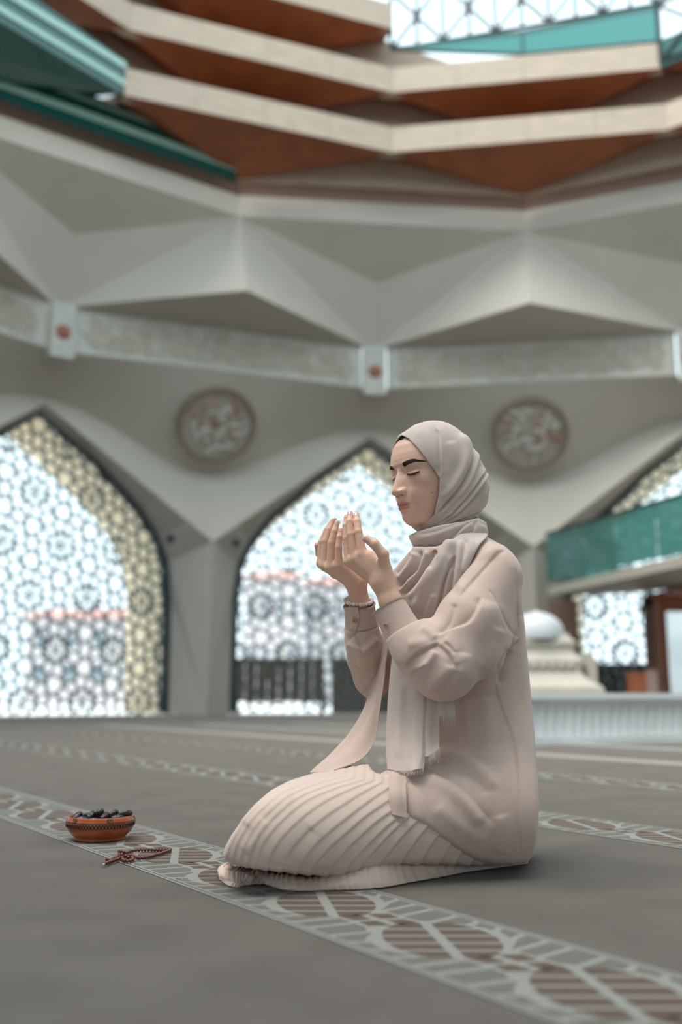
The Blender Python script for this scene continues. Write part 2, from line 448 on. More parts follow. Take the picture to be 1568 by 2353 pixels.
for k in (-1, 0, 1):
    c = PT(k, 11.80, 6.25)
    desc = {-1: 'pale pendant block with a terracotta boss on the left of the frieze', 0: 'pale pendant block with a terracotta boss above the woman\'s head', 1: 'pale pendant block at the right end of the frieze'}[k]
    t = empty('pendant_block', c, label=desc, cat='pendant', group='pendant blocks on the frieze')
    a = PHI - k * AL; tx = np.array([math.cos(a), math.sin(a), 0]); nx = np.array([math.sin(a), -math.cos(a), 0])
    mb = MB(); mb.prism([c - tx * .22 - [0, 0, 0], c + tx * .22, c + tx * .22 + [0, 0, 1.02], c - tx * .22 + [0, 0, 1.02]], nx * .16); mb.V = [tuple(np.array(v) - nx * .22 * (i < 4)) for i, v in enumerate(mb.V)]; mb.build('block', M_stone, t)
    q = c + np.array([0, 0, .47]) + nx * .16
    V = [q + nx * .05]; n = 20
    for rr, dd in ((.09, .045), (.14, .0)):
        V += [q + nx * dd + rr * (math.cos(2 * math.pi * j / n) * tx + math.sin(2 * math.pi * j / n) * np.array([0, 0, 1])) for j in range(n)]
    F = [(0, 1 + j, 1 + (j + 1) % n) for j in range(n)] + [(1 + j, 1 + n + j, 1 + n + (j + 1) % n, 1 + (j + 1) % n) for j in range(n)]
    mesh('boss', V, F, M_red, t, smooth=True)

# medallions on the cove above each pillar
for k, desc in ((-.5, 'round carved medallion on the wall left of the woman'), (.5, 'round carved medallion on the wall right of the woman\'s head')):
    c = PT(k, 11.98, 5.50); a = PHI - k * AL
    tx = np.array([math.cos(a), math.sin(a), 0]); nx = np.array([math.sin(a), -math.cos(a), 0])
    uz = np.array([0, 0, 1.0]); tilt = math.radians(36)
    up = uz * math.cos(tilt) + nx * math.sin(tilt); nn = nx * math.cos(tilt) - uz * math.sin(tilt)
    t = empty('medallion', c, label=desc, cat='medallion', group='round medallions')
    R = .765; n = 40
    def disc(name, r0, r1, d0, d1, m):
        V = []; 
        for rr, dd in ((r0, d0), (r0, d1), (r1, d1), (r1, d0)):
            V += [c + nn * dd + rr * (math.cos(2 * math.pi * j / n) * tx + math.sin(2 * math.pi * j / n) * up) for j in range(n)]
        F = [(q * n + j, q * n + (j + 1) % n, ((q + 1) % 4) * n + (j + 1) % n, ((q + 1) % 4) * n + j) for q in range(4) for j in range(n)]
        return mesh(name, V, F, m, t)
    disc('rim', R - .07, R, -.25, .07, M_medrim)
    disc('ground', 0.001, R - .06, -.25, .02, M_med)
    rg = rnd(7 if k < 0 else 8); mw = MB(); mr = MB()
    for i in range(26):
        w = rg.uniform(0, 6.28); r = rg.uniform(.1, .5); x, z = r * math.cos(w), r * math.sin(w); da = rg.uniform(0, 6.28)
        pts = []
        for j in range(7):
            da += rg.uniform(.15, .55); x += .07 * math.cos(da); z += .07 * math.sin(da)
            if math.hypot(x, z) < R - .1: pts.append(c + nn * .03 + x * tx + z * up)
        if len(pts) > 2: (mr if (i % 4 == 0) else mw).tube(pts, rg.uniform(.02, .04), 6)
    mw.build('relief_strokes', M_reliefw, t, kind='stuff')
    rl = mat('relief_rust%d' % int(k * 2), (0.38, 0.22, 0.15), .7); mr.build('relief_strokes', rl, t, kind='stuff')

# spot lamps (dark) on the spandrels
for px, py, k, desc in ((392, 1237, -1, 'small dark spotlight on the spandrel of the left arch'), (543, 1247, 0, 'small dark spotlight on the spandrel of the middle arch')):
    Y = 17.6 if k < 0 else 18.9
    c = W(px, py, Y - .25)
    t = empty('spotlight', c, label=desc, cat='spotlight', group='wall spotlights')
    mb = MB(); mb.tube([c + np.array([0, .35, .05]), c + np.array([0, .1, 0])], .03, 8); mb.build('arm', M_black, t)
    mb = MB(); mb.tube([c + np.array([0, .12, 0]), c + np.array([0, 0.02, -.01]), c + np.array([0, -.02, -.01])], [.06, .085, .085], 14); mb.build('housing', M_black, t)

# ------------------------------------------------------------------ timber dome: stepped rings
ceil = empty('ceiling', PT(0, 9, 9.9), kind='structure')
LAY = [  # G r,z ; T r,z ; strip r, z0, z1
    (10.625, 9.95, 10.26, 10.56, 9.388, 10.17, 10.67),
    (10.50, 11.02, 10.15, 11.77, 9.249, 11.29, 11.79),
    (10.40, 12.13, 10.05, 12.93, 9.12, 12.50, 13.02),
    (10.25, 13.30, 9.9, 14.1, 8.95, 13.7, 14.2)]
def soft_mat(i): return M_wood2
for j, (gr, gz, tr, tz, sr, z0, z1) in enumerate(LAY):
    for k in (-2, -1, 0, 1):       # strip from window axis k to k+1
        A0, A1 = PT(k, sr, z0), PT(k + 1, sr, z0); G = PT(k + .5, gr, gz)
        T0, T1 = PT(k, tr, tz), PT(k + 1, tr, tz)
        glass = (j == 0 and k == -2) or (j == 1 and k >= 1) or (j == 2 and k >= 0) or (j == 3 and k >= 0)
        if not glass or j <= 1:
            mb = MB()
            mb.poly([A0, A1, G]); mb.poly([A0, T0, G]); mb.poly([A1, T1, G])
            mb.build('glass_soffit' if glass and j == 0 else 'soffit', M_green if glass and j == 0 else M_wood2, ceil)
        if not glass:
            up = np.array([0, 0, z1 - z0]); B0, B1 = PT(k, sr + .22, z0), PT(k + 1, sr + .22, z0)
            segs = 4
            for q in range(segs):
                u0, u1 = q / segs + .0006, (q + 1) / segs - .0006
                mb = MB(); mb.prism([A0 + (A1 - A0) * u0, A0 + (A1 - A0) * u1, B0 + (B1 - B0) * u1, B0 + (B1 - B0) * u0], up); mb.build('timber_fascia', M_wood, ceil)
            # top deck up to the next ring
            if j + 1 < len(LAY):
                g2 = PT(k + .5, LAY[j + 1][0], LAY[j + 1][1]); 
                mb = MB(); mb.poly([B0 + up, B1 + up, PT(k + 1, gr, z1 + .02), g2, PT(k, gr, z1 + .02)]); mb.build('deck', M_wood2, ceil)
    for k in (-2, -1, 0, 1, 2):
        if (j == 0 and k < -.5) or (j >= 2 and k > 0) or (j == 3): continue
        g0, g1, tt = PT(k - .5, gr, gz), PT(k + .5, gr, gz), PT(k, tr, tz)
        mb = MB(); mb.prism([g0, g1, tt], np.array(PT(k, 1, 0) - PT(k, 0, 0)) * .1); mb.build('timber_gable', M_wood, ceil)

def glazing(name, quads, desc_m, bars, parent, mt):
    for q in quads:
        mb = MB(); n = np.cross(np.array(q[1]) - q[0], np.array(q[2]) - q[0]); n = n / np.linalg.norm(n)
        mb.prism(q, n * .03); mb.build('glass_pane', mt, parent)
        for a, b in zip(q, list(q[1:]) + [q[0]]):
            mb = MB(); mb.tube([a, b], .035, 6); mb.build('glazing_bar', M_frame, parent)
# long low strip light of green glass behind the ring at the left, with a second one over it
wg = empty('window_6', PT(-1, 10.3, 9.95), kind='structure')
g0, g1 = PT(-1.5, 10.5, 9.80), PT(-.5, 10.5, 9.80)
def lerp(a, b, u): return np.asarray(a) * (1 - u) + np.asarray(b) * u
hh = np.array([0, 0, .62])
for a, b in ((-.9, 0.0), (0.0, .44), (.44, .97)):
    q = [lerp(g0, g1, a), lerp(g0, g1, b), lerp(g0, g1, b) + hh, lerp(g0, g1, a) + hh]
    glazing('p', [q], None, None, wg, M_green)
    inn = np.array(PT(-1, 1, 0) - PT(-1, 0, 0)) * -.06
    for zz, w, m in ((.16, .13, M_reflection), (.47, .07, M_reflection)):
        mb = MB(); mb.prism([q[0] + inn + [0, 0, zz], q[1] + inn + [0, 0, zz], q[1] + inn + [0, 0, zz + w], q[0] + inn + [0, 0, zz + w]], inn * .3); mb.build('glass_reflection', m, wg)  # pale strips laid over the pane as painted reflections
a0, a1 = PT(-2, 9.45, 10.20), PT(-1, 9.45, 10.20)
for a, b in ((0, .5), (.5, 1.0)):
    q = [lerp(a0, a1, a), lerp(a0, a1, b), lerp(a0, a1, b) + [0, 0, .62], lerp(a0, a1, a) + [0, 0, .95 if a == 0 else .78]]
    glazing('p', [q], None, None, wg, M_green)
    inn = np.array(PT(-1.5, 1, 0) - PT(-1.5, 0, 0)) * -.05
    for zz, w in ((.14, .10), (.45, .12)):
        mb = MB(); mb.prism([q[0] + inn + [0, 0, zz], q[1] + inn + [0, 0, zz], q[1] + inn + [0, 0, zz + w], q[0] + inn + [0, 0, zz + w]], inn * .3); mb.build('glass_reflection', M_reflection, wg)  # reflections of the upper panes, also painted as pale strips
# skylight with star truss at the upper right
wk = empty('window_7', PT(.5, 9.2, 11.8), kind='structure')
b0_, b1_ = PT(0, 9.3, 11.83), PT(1, 9.3, 11.83)
z_lo = lambda u: 0.18 + .62 * (1 - abs(u - .48) / .52) * 0
P0, P1 = PT(0, 9.3, 12.20), PT(1, 9.3, 12.30)
mid_lo = lerp(b0_, b1_, .5) ; mid_hi = lerp(P0, P1, .5) + [0, 0, .1]
glazing('p', [[b0_ + [0, 0, .38], mid_lo + [0, 0, .02], mid_hi + [0, 0, -.05], P0 + [0, 0, .02]]], None, None, wk, M_greenl)
glazing('p', [[mid_lo + [0, 0, .02], b1_ + [0, 0, .02], P1 + [0, 0, .25], mid_hi + [0, 0, -.05]]], None, None, wk, M_greenl)
def truss(A, B, C, D, n, m, parent):
    for i in range(n):
        for jx in range(m):
            u0, u1, v0, v1 = i / n, (i + 1) / n, jx / m, (jx + 1) / m
            q = lambda u, v: lerp(lerp(A, B, u), lerp(D, C, u), v)
            for s_, e_ in (((u0, v0), (u1, v1)), ((u1, v0), (u0, v1)), ((u0, v0), (u1, v0)), ((u0, v0), (u0, v1)), (((u0 + u1) / 2, v0), ((u0 + u1) / 2, v1))):
                mb = MB(); mb.tube([q(*s_), q(*e_)], .034, 5); mb.build('truss_bar', M_frame, parent)
truss(P0, P1 + [0, 0, .3], P1 + [0, 0, 2.6], P0 + [0, 0, 2.4], 5, 2, wk)
truss(PT(1, 9.2, 11.4), PT(2, 9.2, 11.4), PT(2, 9.2, 13.6), PT(1, 9.2, 13.6), 4, 2, wk)
qq = [PT(1, 9.25, 11.30), PT(2, 9.25, 11.30), PT(2, 9.25, 11.8), PT(1, 9.25, 11.8)]
glazing('p', [qq], None, None, wk, M_green)

# ------------------------------------------------------------------ right: gallery, door, marble pulpit and low platform
gal = empty('gallery', W(1400, 1400, 18.2) * [1, 1, 0], label='mezzanine gallery with green glass rail at the right', cat='gallery')
gA = np.array([*W(1258, 1335, 18.8)[:2], 0]); gB = np.array([*W(1620, 1255, 14.6)[:2], 0])
zb = W(1258, 1335, 18.8)[2]; zt = W(1258, 1228, 18.8)[2]
dirg = (gB - gA) / np.linalg.norm(gB - gA); back = np.array([-dirg[1], dirg[0], 0]); 
if back[1] < 0: back = -back
zbB = W(1620, 1255, 14.6)[2]
mb = MB(); mb.prism([gA + [0, 0, zb - .28], gB + [0, 0, zb - .19], gB + back * 3.5 + [0, 0, zb - .19], gA + back * 1.6 + [0, 0, zb - .19]], (0, 0, .17)); mb.build('slab', M_cream, gal)
for q in range(4):
    a, b = lerp(gA, gB, q / 4 + .004), lerp(gA, gB, (q + 1) / 4 - .004)
    mb = MB(); mb.prism([a + [0, 0, zb], b + [0, 0, zb], b + [0, 0, zt], a + [0, 0, zt]], back * .02); mb.build('glass_panel', M_glass, gal)
mb = MB(); mb.tube([gA + [0, 0, zt + .01], gB + [0, 0, zt + .01]], .025, 8); mb.build('handrail', M_frame, gal)
mb = MB(); mb.prism([gA + [0, 0, zb], gA + back * 1.6 + [0, 0, zb], gA + back * 1.6 + [0, 0, zt], gA + [0, 0, zt]], dirg * .02); mb.build('glass_panel', M_glass, gal)
# back wall under the gallery
bk0, bk1 = gA + back * 1.2, gA + back * 1.2 + dirg * 6.0
pan = empty('wall_under_gallery', bk0, kind='structure')
mb = MB(); mb.prism([W(1268, 1352, 19.4) * [1, 1, 0] , W(1326, 1352, 19.4) * [1, 1, 0], W(1326, 1352, 19.4) * [1, 1, 0] + [0, .2, 0], W(1268, 1352, 19.4) * [1, 1, 0] + [0, .2, 0]], (0, 0, zb - .3)); mb.build('brown_panel', M_brown, pan)
mb = MB(); mb.prism([W(1483, 1352, 18.6) * [1, 1, 0], W(1508, 1352, 18.6) * [1, 1, 0], W(1508, 1352, 18.6) * [1, 1, 0] + [0, .2, 0], W(1483, 1352, 18.6) * [1, 1, 0] + [0, .2, 0]], (0, 0, zb - .3)); mb.build('brown_panel', M_brown, pan)
x0, x1 = W(1483, 1350, 18.6)[0], W(1720, 1350, 18.6)[0]
mb = MB(); mb.box((x0, 18.6, W(1500, 1395, 18.6)[2]), (x1, 18.85, zb - .3)); mb.build('brown_panel', M_brown, pan)
mb = MB(); mb.box((x0 + .05, 17.3, zb - .36), (x1, 18.6, zb - .30)); mb.build('red_soffit', M_door, pan)
dr = empty('door_1', W(1540, 1605, 18.5) * [1, 1, 0], kind='structure')
def wx(px, Y=18.5): return W(px, 1500, Y)[0]
dz = W(1540, 1385, 18.5)[2]
mb = MB(); mb.box((wx(1508), 18.45, 0), (wx(1520), 18.62, dz)); mb.build('jamb', mat('jamb_wood', (0.42, 0.22, 0.16), .5), dr)
mb = MB(); mb.box((wx(1508), 18.45, dz), (wx(1640), 18.62, dz + .12)); mb.build('lintel', M_door, dr)
mb = MB()
mb.box((wx(1520), 18.5, 0), (wx(1537), 18.56, dz)); mb.box((wx(1535), 18.5, dz - .16), (wx(1640), 18.56, dz)); mb.box((wx(1535), 18.5, 0), (wx(1640), 18.56, .05))
mb.build('leaf', M_door, dr)
M_clear = mat('frosted_glass', (0.95, 0.97, 0.97), 0.55, trans=1.0); 
mb = MB(); mb.box((wx(1535), 18.52, .05), (wx(1640), 18.535, dz - .16)); mb.build('pane', M_clear, dr)
cab = empty('shoe_cabinet', (wx(1465, 17.6), 17.6, 0), label='small orange wooden cabinet beside the door', cat='cabinet')
mb = MB(); mb.box((wx(1445, 17.6), 17.5, 0), (wx(1482, 17.6), 17.8, W(1465, 1545, 17.6)[2])); mb.build('body', M_door, cab)
mb = MB(); mb.box((wx(1479, 17.6), 17.47, 0), (wx(1503, 17.6), 17.55, W(1465, 1540, 17.6)[2])); mb.build('door', mat('pink_panel', (.5, .36, .32), .5), cab)
mb = MB(); mb.box((wx(1455, 17.6), 17.47, .15), (wx(1475, 17.6), 17.5, .32)); mb.build('drawer', M_wood2, cab)

# low marble platform with fluted front
pa, pb = FL(1150, 1714), FL(1690, 1702)
pz = 0.385
pdir = (pb - pa); pl = np.linalg.norm(pdir); pdir /= pl; pbk = np.array([-pdir[1], pdir[0], 0])
plat = empty('marble_platform', pa, label='low white marble platform with fluted front behind the woman', cat='platform')
mb = MB(); mb.prism([pa + pbk * .04, pb + pbk * .04, pb + pbk * 1.6, pa + pbk * 1.6], (0, 0, pz - .04)); mb.build('body', M_marble, plat)
mb = MB(); mb.prism([pa - pbk * .03 + [0, 0, pz - .045], pb - pbk * .03 + [0, 0, pz - .045], pb + pbk * 1.6 + [0, 0, pz - .045], pa + pbk * 1.6 + [0, 0, pz - .045]], (0, 0, .045)); mb.build('top_slab', M_marble, plat)
mb = MB(); mb.prism([pa - pbk * .02, pb - pbk * .02, pb + pbk * .1, pa + pbk * .1], (0, 0, .06)); mb.build('plinth', M_marble, plat)
nfl = int(pl / 0.085)
for i in range(nfl):
    c = pa + pdir * ((i + .5) * pl / nfl)
    mb = MB(); V = []
    for zz, rr in ((.06, .030), (.22, .030), (.255, .026), (.285, .034), (.31, .012)):
        V.append((zz, rr))
    n = 8
    base = len(mb.V)
    pts = []
    for zz, rr in V: pts += [c + pdir * (rr * math.cos(math.pi * q / (n - 1))) - pbk * (rr * math.sin(math.pi * q / (n - 1)) * .8 - .045) + [0, 0, zz] for q in range(n)]
    Fq = [(a * n + q, a * n + q + 1, (a + 1) * n + q + 1, (a + 1) * n + q) for a in range(len(V) - 1) for q in range(n - 1)]
    mb.add(pts, Fq); mb.build('flute', M_marble, plat, smooth=True)

# carved marble pulpit seen behind her back
pc = np.array([*W(1240, 1600, 11.2)[:2], 0.0])
pul = empty('marble_pulpit', pc, label='carved cream marble pulpit with a domed white back, behind the platform', cat='pulpit')
def zz(py): return W(1262, py, 11.2)[2]
def half(px): return abs(W(px, 1500, 11.2)[0] - pc[0])
def molded(name, prof, m, asp=.7):
    """square moulded tier: prof = (half width, z)"""
    V = []; n = len(prof)
    for hw_, z in prof: V += [pc + [-hw_, -hw_ * asp, z], pc + [hw_, -hw_ * asp, z], pc + [hw_, hw_ * asp, z], pc + [-hw_, hw_ * asp, z]]
    F = [(i * 4 + q, i * 4 + (q + 1) % 4, (i + 1) * 4 + (q + 1) % 4, (i + 1) * 4 + q) for i in range(n - 1) for q in range(4)] + [(0, 1, 2, 3), tuple(range(4 * n - 4, 4 * n))]
    return mesh(name, V, F, m, pul)
molded('base', [(.62, 0), (.62, zz(1590)), (.60, zz(1578)), (.50, zz(1568)), (.44, zz(1556))], M_cream)
molded('lower_tier', [(.44, zz(1556)), (.40, zz(1545)), (.43, zz(1520)), (.36, zz(1505)), (.34, zz(1495))], M_cream)
molded('middle_tier', [(.34, zz(1495)), (.36, zz(1488)), (.37, zz(1475)), (.32, zz(1470)), (.30, zz(1458))], M_cream)
mb = MB(); R_ = .30
mb.lathe([(R_, 0), (R_ * 1.02, .05), (R_ * .97, .13), (R_ * .85, .2), (R_ * .62, .26), (R_ * .33, .295), (.03, .31), (.001, .33)], (pc[0], pc[1], zz(1470)), 28); mb.build('dome_back', mat('grey_marble', (0.46, 0.48, 0.50), .6), pul, smooth=True)
for i in range(7):
    x = pc[0] - .30 + .1 * i
    for zc, r in ((zz(1532), .042), (zz(1482), .032)):
        mb = MB(); mb.lathe([(.001, .0), (r * .7, .008), (r, .02), (r * .7, .032), (.001, .04)], (0, 0, 0), 10)
        mb.V = [(x + v[0], pc[1] - (.30 if zc < zz(1500) else .255) - v[2] + .03, zc + v[1]) for v in mb.V]; mb.build('rosette', M_cream, pul, smooth=True)
for sx in (-1, 1):
    mb = MB(); hx = .54 * sx
    mb.prism([pc + [hx - .05, -.25, zz(1590)], pc + [hx + .05, -.25, zz(1590)], pc + [hx + .05, -.25, zz(1520)], pc + [hx - .02 * sx, -.25, zz(1500)], pc + [hx - .05, -.25, zz(1530)]], (0, .5, 0)); mb.build('side_scroll', M_cream, pul)

# ------------------------------------------------------------------ outdoors, seen through the screens
mb = MB(); mb.poly([(-90, 12, -.15), (-90, 160, -.15), (90, 160, -.15), (90, 12, -.15)])
gr = mb.build('outdoor_ground', M_pave, kind='structure')
fn = empty('garden_wall', (0, 24.5, -.15), label='dark timber garden wall outside the middle window', cat='garden wall')
xs = np.linspace(W(538, 1560, 24.5)[0], W(745, 1560, 24.5)[0], 9)
zt_ = W(640, 1512, 24.5)[2]; zb_ = W(640, 1612, 24.5)[2]
for i in range(8):
    mb = MB(); mb.box((xs[i], 24.5, zb_), (xs[i + 1] - .02, 24.6, zt_)); mb.build('board_panel', M_hedge, fn)
for a, b in ((762, 850), (850, 940), (940, 1040), (1040, 1120), (1120, 1170)):
    mb = MB(); mb.box((W(a, 1560, 24.5)[0], 24.5, -.15), (W(b, 1560, 24.5)[0] - .02, 24.6, zt_)); mb.build('board_panel', M_hedge, fn)
mb = MB(); mb.box((xs[0], 24.6, -.15), (xs[0] + .1, 24.7, zt_)); mb.build('post', M_hedge, fn)
mb = MB(); mb.box((xs[-1] - .1, 24.6, -.15), (xs[-1], 24.7, zt_)); mb.build('post', M_hedge, fn)
fn2 = empty('garden_hedge_box', (9, 26, -.15), label='dark planter wall outside below the gallery screen', cat='planter')
mb = MB(); mb.box((W(1320, 1560, 22)[0], 22, -.15), (W(1490, 1560, 22)[0], 22.4, W(1400, 1525, 22)[2])); mb.build('body', M_hedge, fn2)
for i, (a, b, top, Y, rf, desc) in enumerate(((560, 690, 1330, 75, 1310, 'pale distant house with pinkish roof seen through the left of the middle window'), (700, 800, 1345, 82, 1325, 'pale distant house with pinkish roof seen beside the hands'), (330, 60, 1420, 70, 1400, 'pale distant house seen through the left window'))):
    a, b = min(a, b), max(a, b)
    A, B = W(a, 1500, Y)[0], W(b, 1500, Y)[0]; zt0 = W(a, top, Y)[2]; zr = W(a, rf, Y)[2]
    h_ = empty('distant_house', ((A + B) / 2, Y, -.15), label=desc, cat='house', group='distant houses')
    mb = MB(); mb.box((A, Y, -.15), (B, Y + 6, zt0)); mb.build('wall', M_bld, h_)
    mb = MB(); mb.prism([(A - .3, Y - .3, zt0), (B + .3, Y - .3, zt0), (B - .8, Y + 2.6, zr), (A + .8, Y + 2.6, zr)], (0, 0, .2)); mb.build('roof', M_bldroof, h_)
    nw = 4
    for r_ in range(2):
        for c_ in range(nw):
            xx = A + (B - A) * (c_ + .3) / nw; z_ = zt0 * (.25 + .4 * r_)
            mb = MB(); mb.box((xx, Y - .06, z_), (xx + (B - A) * .09, Y + .02, z_ + zt0 * .2)); mb.build('window', M_pane, h_)
# ------------------------------------------------------------------ bowl of dates
M_bowl = mat('orange_lacquered_wood', (0.44, 0.105, 0.026), 0.22, noise=0.35, nscale=9, col2=(0.30, 0.058, 0.014), stretch=(1, 1, 7), spec=0.6)
M_burn = mat('burnt_line', (0.018, 0.010, 0.008), 0.5)
M_bowlin = mat('bowl_inside', (0.30, 0.09, 0.03), 0.45)
M_date = [mat('date_black', (0.004, 0.004, 0.006), 0.24, noise=0.5, nscale=70, col2=(0.012, 0.012, 0.016), bump=0.9, bscale=130, spec=0.35),
          mat('date_brown', (0.03, 0.008, 0.007), 0.24, bump=0.9, bscale=130, spec=0.35)]
foot = FL(231, 1939)
BY = foot[1] + 0.066
BS = (W(307, 1890, BY)[0] - W(153, 1890, BY)[0]) / 2 / 0.0885     # scale so the widest ring fits
BC = np.array([W(231, 1900, BY)[0], BY, 0.003])
def Bz(py): return W(231, py, BY - .07)[2]
bw = empty('wooden_bowl', BC, label='small orange wooden bowl with black burnt pattern, filled with dates', cat='bowl')
s_ = BS
out = [(0.0, 0), (.0665, 0), (.0675, .003), (.0655, .0060), (.0695, .0098), (.0775, .0175), (.0842, .0265), (.0876, .0355), (.0885, .0430), (.0872, .0510), (.0850, .0565), (.0835, .0590)]
inn = [(.0835, .059), (.0822, .0602), (.0805, .059), (.080, .054), (.076, .040), (.064, .022), (.04, .012), (.001, .010)]
out = [(r * s_, z * s_) for r, z in out]; inn = [(r * s_, z * s_) for r, z in inn]
mb = MB(); mb.lathe(out[4:], BC, 72); mb.build('body', M_bowl, bw, smooth=True)
mb = MB(); mb.lathe(out[:5], BC, 72); mb.build('foot_ring', M_bowl, bw, smooth=True)
mb = MB(); mb.lathe(inn, BC, 72); mb.build('inside', M_bowlin, bw, smooth=True)
def br(z):
    zs = [p[1] for p in out]; rs = [p[0] for p in out]
    return float(np.interp(z, zs, rs))
def on(w, z, d=.0002): r = br(z) + d; return BC + np.array([r * math.sin(w), -r * math.cos(w), z])
for z, r in ((.0480, .0013), (.0345, .0013)):
    mb = MB(); mb.tube([on(2 * math.pi * i / 72, z * s_) for i in range(73)], r * s_, 6, cap=False); mb.build('burnt_band', M_burn, bw)
NL = 64; arch = MB()
arch.tube([on(math.pi * 2 / NL * (.42 * math.cos(math.pi * j / 8)) * 1, (.0355 + .0085 * math.sin(math.pi * j / 8)) * s_) for j in range(9)], 0.0013 * s_, 5)
A0 = np.array(arch.V) - BC
for i in range(NL):
    w = 2 * math.pi * i / NL; c_, s2 = math.cos(w), math.sin(w)
    R = np.array([[c_, -s2, 0], [s2, c_, 0], [0, 0, 1]])
    if i == 0:
        me = mesh('burnt_loop', A0 + BC, arch.F, M_burn, bw).data
    else:
        o = bpy.data.objects.new('burnt_loop', me); o.rotation_euler = (0, 0, w); link(o, parent=bw)
for w in (-.62, .50, 1.75, 2.9, -1.8, -2.95):
    mb = MB(); pts = []
    for j in range(25):
        a = 2 * math.pi * j / 24
        x = .0068 * (math.sin(a) ** 3); z = .0042 * (1.15 * math.cos(a) - .45 * math.cos(2 * a) - .2 * math.cos(3 * a))
        pts.append(on(w + x / .087, (.0535 + z * 1.05) * s_))
    mb.tube(pts, .0013 * s_, 5, cap=False)
    mb.tube([on(w, .057 * s_), on(w, .046 * s_)], .0006 * s_, 5)
    mb.build('burnt_heart', M_burn, bw)
# dates: every fruit a thing of its own
def date_mesh(seed, L, R):
    rg = rnd(seed); n, m = 16, 14; V = []; F = []
    ph = [rg.uniform(0, 6.28) for _ in range(6)]
    for i in range(n + 1):
        u = i / n; x = (u - .5) * 2
        rr = R * math.sqrt(max(0, 1 - abs(x) ** 2.5)) * (1 + .08 * x)
        for j in range(m):
            w = 2 * math.pi * j / m
            k_ = 1 + .10 * math.sin(3 * w + ph[0] + 2.5 * x) + .07 * math.sin(5 * w + ph[1] - 3 * x) + .05 * math.sin(9 * x + ph[2] + 2 * w)
            V.append((x * L, rr * k_ * math.cos(w), rr * k_ * math.sin(w) * .9))
    F = [(i * m + j, i * m + (j + 1) % m, (i + 1) * m + (j + 1) % m, (i + 1) * m + j) for i in range(n) for j in range(m)]
    return V, F
DV = []
for q in range(4):
    V, F = date_mesh(q, .0185, .0092)
    me = bpy.data.meshes.new('date'); me.from_pydata(V, [], F); me.materials.append(M_date[1 if q == 3 else 0])
    me.polygons.foreach_set('use_smooth', [True] * len(me.polygons)); DV.append(me)
# (x, y, z) in bowl units, turn, tilt, mesh, label
rim = .061
DL = [(-.058, -.020, .066, .9, .9, 0, 'black date at the left rim of the bowl'),
      (-.040, -.045, .060, .2, .1, 1, 'glossy black date lying flat at the front left of the bowl'),
      (-.020, -.030, .069, 1.3, .8, 2, 'black date leaning up left of the middle of the pile'),
      (-.006, -.008, .072, .4, 1.1, 0, 'tallest black date standing at the middle of the pile'),
      (.018, -.030, .067, 1.2, .5, 3, 'dark reddish date near the middle of the pile'),
      (.034, -.012, .070, .7, .9, 1, 'round-ended black date right of the reddish one'),
      (.050, -.030, .064, .25, .15, 2, 'wrinkled black date lying toward the right rim'),
      (.068, -.012, .0715, .35, .28, 1, 'long wrinkled black date overhanging the right rim'),
      (-.004, -.052, .058, .05, .05, 0, 'black date lying flat at the front of the bowl'),
      (.030, -.055, .056, 2.9, .05, 1, 'black date low against the front right rim'),
      (-.030, -.062, .052, 2.6, .1, 2, 'black date low against the front left rim'),
      (-.045, .015, .062, .5, .2, 1, 'black date at the back left of the pile'),
      (.0, .030, .064, 1.8, .3, 2, 'black date at the back middle of the pile'),
      (.045, .022, .062, 2.5, .2, 0, 'black date at the back right of the pile'),
      (-.015, .058, .056, .1, .1, 1, 'black date against the far rim'),
      (.025, .050, .056, .9, .1, 3, 'dark reddish date against the far rim')]
for i, (x, y, z, rz, ty, q, lb) in enumerate(DL):
    o = bpy.data.objects.new('date', DV[q]); o.location = BC + np.array([x, y, z - .0075]) * s_; o.scale = (s_,) * 3
    o.rotation_euler = (i * 1.1, -ty * .6, rz)
    link(o, label=lb, cat='date', group='dates in the bowl')

# ------------------------------------------------------------------ string of wooden prayer beads
M_bead = mat('bead_wood', (0.155, 0.042, 0.020), 0.35, noise=0.4, nscale=300, col2=(0.09, 0.022, 0.012), spec=0.5)
M_cord = mat('bead_cord', (0.55, 0.5, 0.42), .8)
def cp(x, y): return (120 + x / 4.9, 1840 + y / 4.9)
path = [(590, 712), (640, 690), (700, 672), (760, 650), (820, 628), (880, 616), (930, 625), (985, 648), (1060, 640), (1130, 622), (1200, 602), (1265, 580), (1318, 562), (1330, 548),
        (1270, 556), (1200, 556), (1120, 552), (1040, 552), (960, 558), (890, 566), (830, 588), (785, 600), (755, 596), (770, 622), (800, 668), (850, 680), (900, 668), (905, 642), (850, 640), (790, 632), (720, 640), (650, 672), (610, 690)]
PB = [FL(*cp(x, y + 4), 0.006)[:2] for x, y in path]
curve = catmull(PB, 900)
sl = np.concatenate([[0], np.cumsum(np.linalg.norm(np.diff(curve, axis=0), axis=1))])
bd = 0.0079
pr = empty('prayer_beads', (*FL(310, 1965)[:2], 0), label='looped string of small brown wooden prayer beads on the carpet', cat='prayer beads')
nb = int(sl[-1] / (bd * .97)); pl0 = np.array(parent_loc(pr))
mb = MB(); r = bd / 2; mb.lathe([(.0008, -r * .85), (r * .6, -r * .8), (r * .95, -r * .35), (r, 0), (r * .95, r * .35), (r * .6, r * .8), (.0008, r * .85)], (0, 0, 0), 12)
bme = None; placed = []
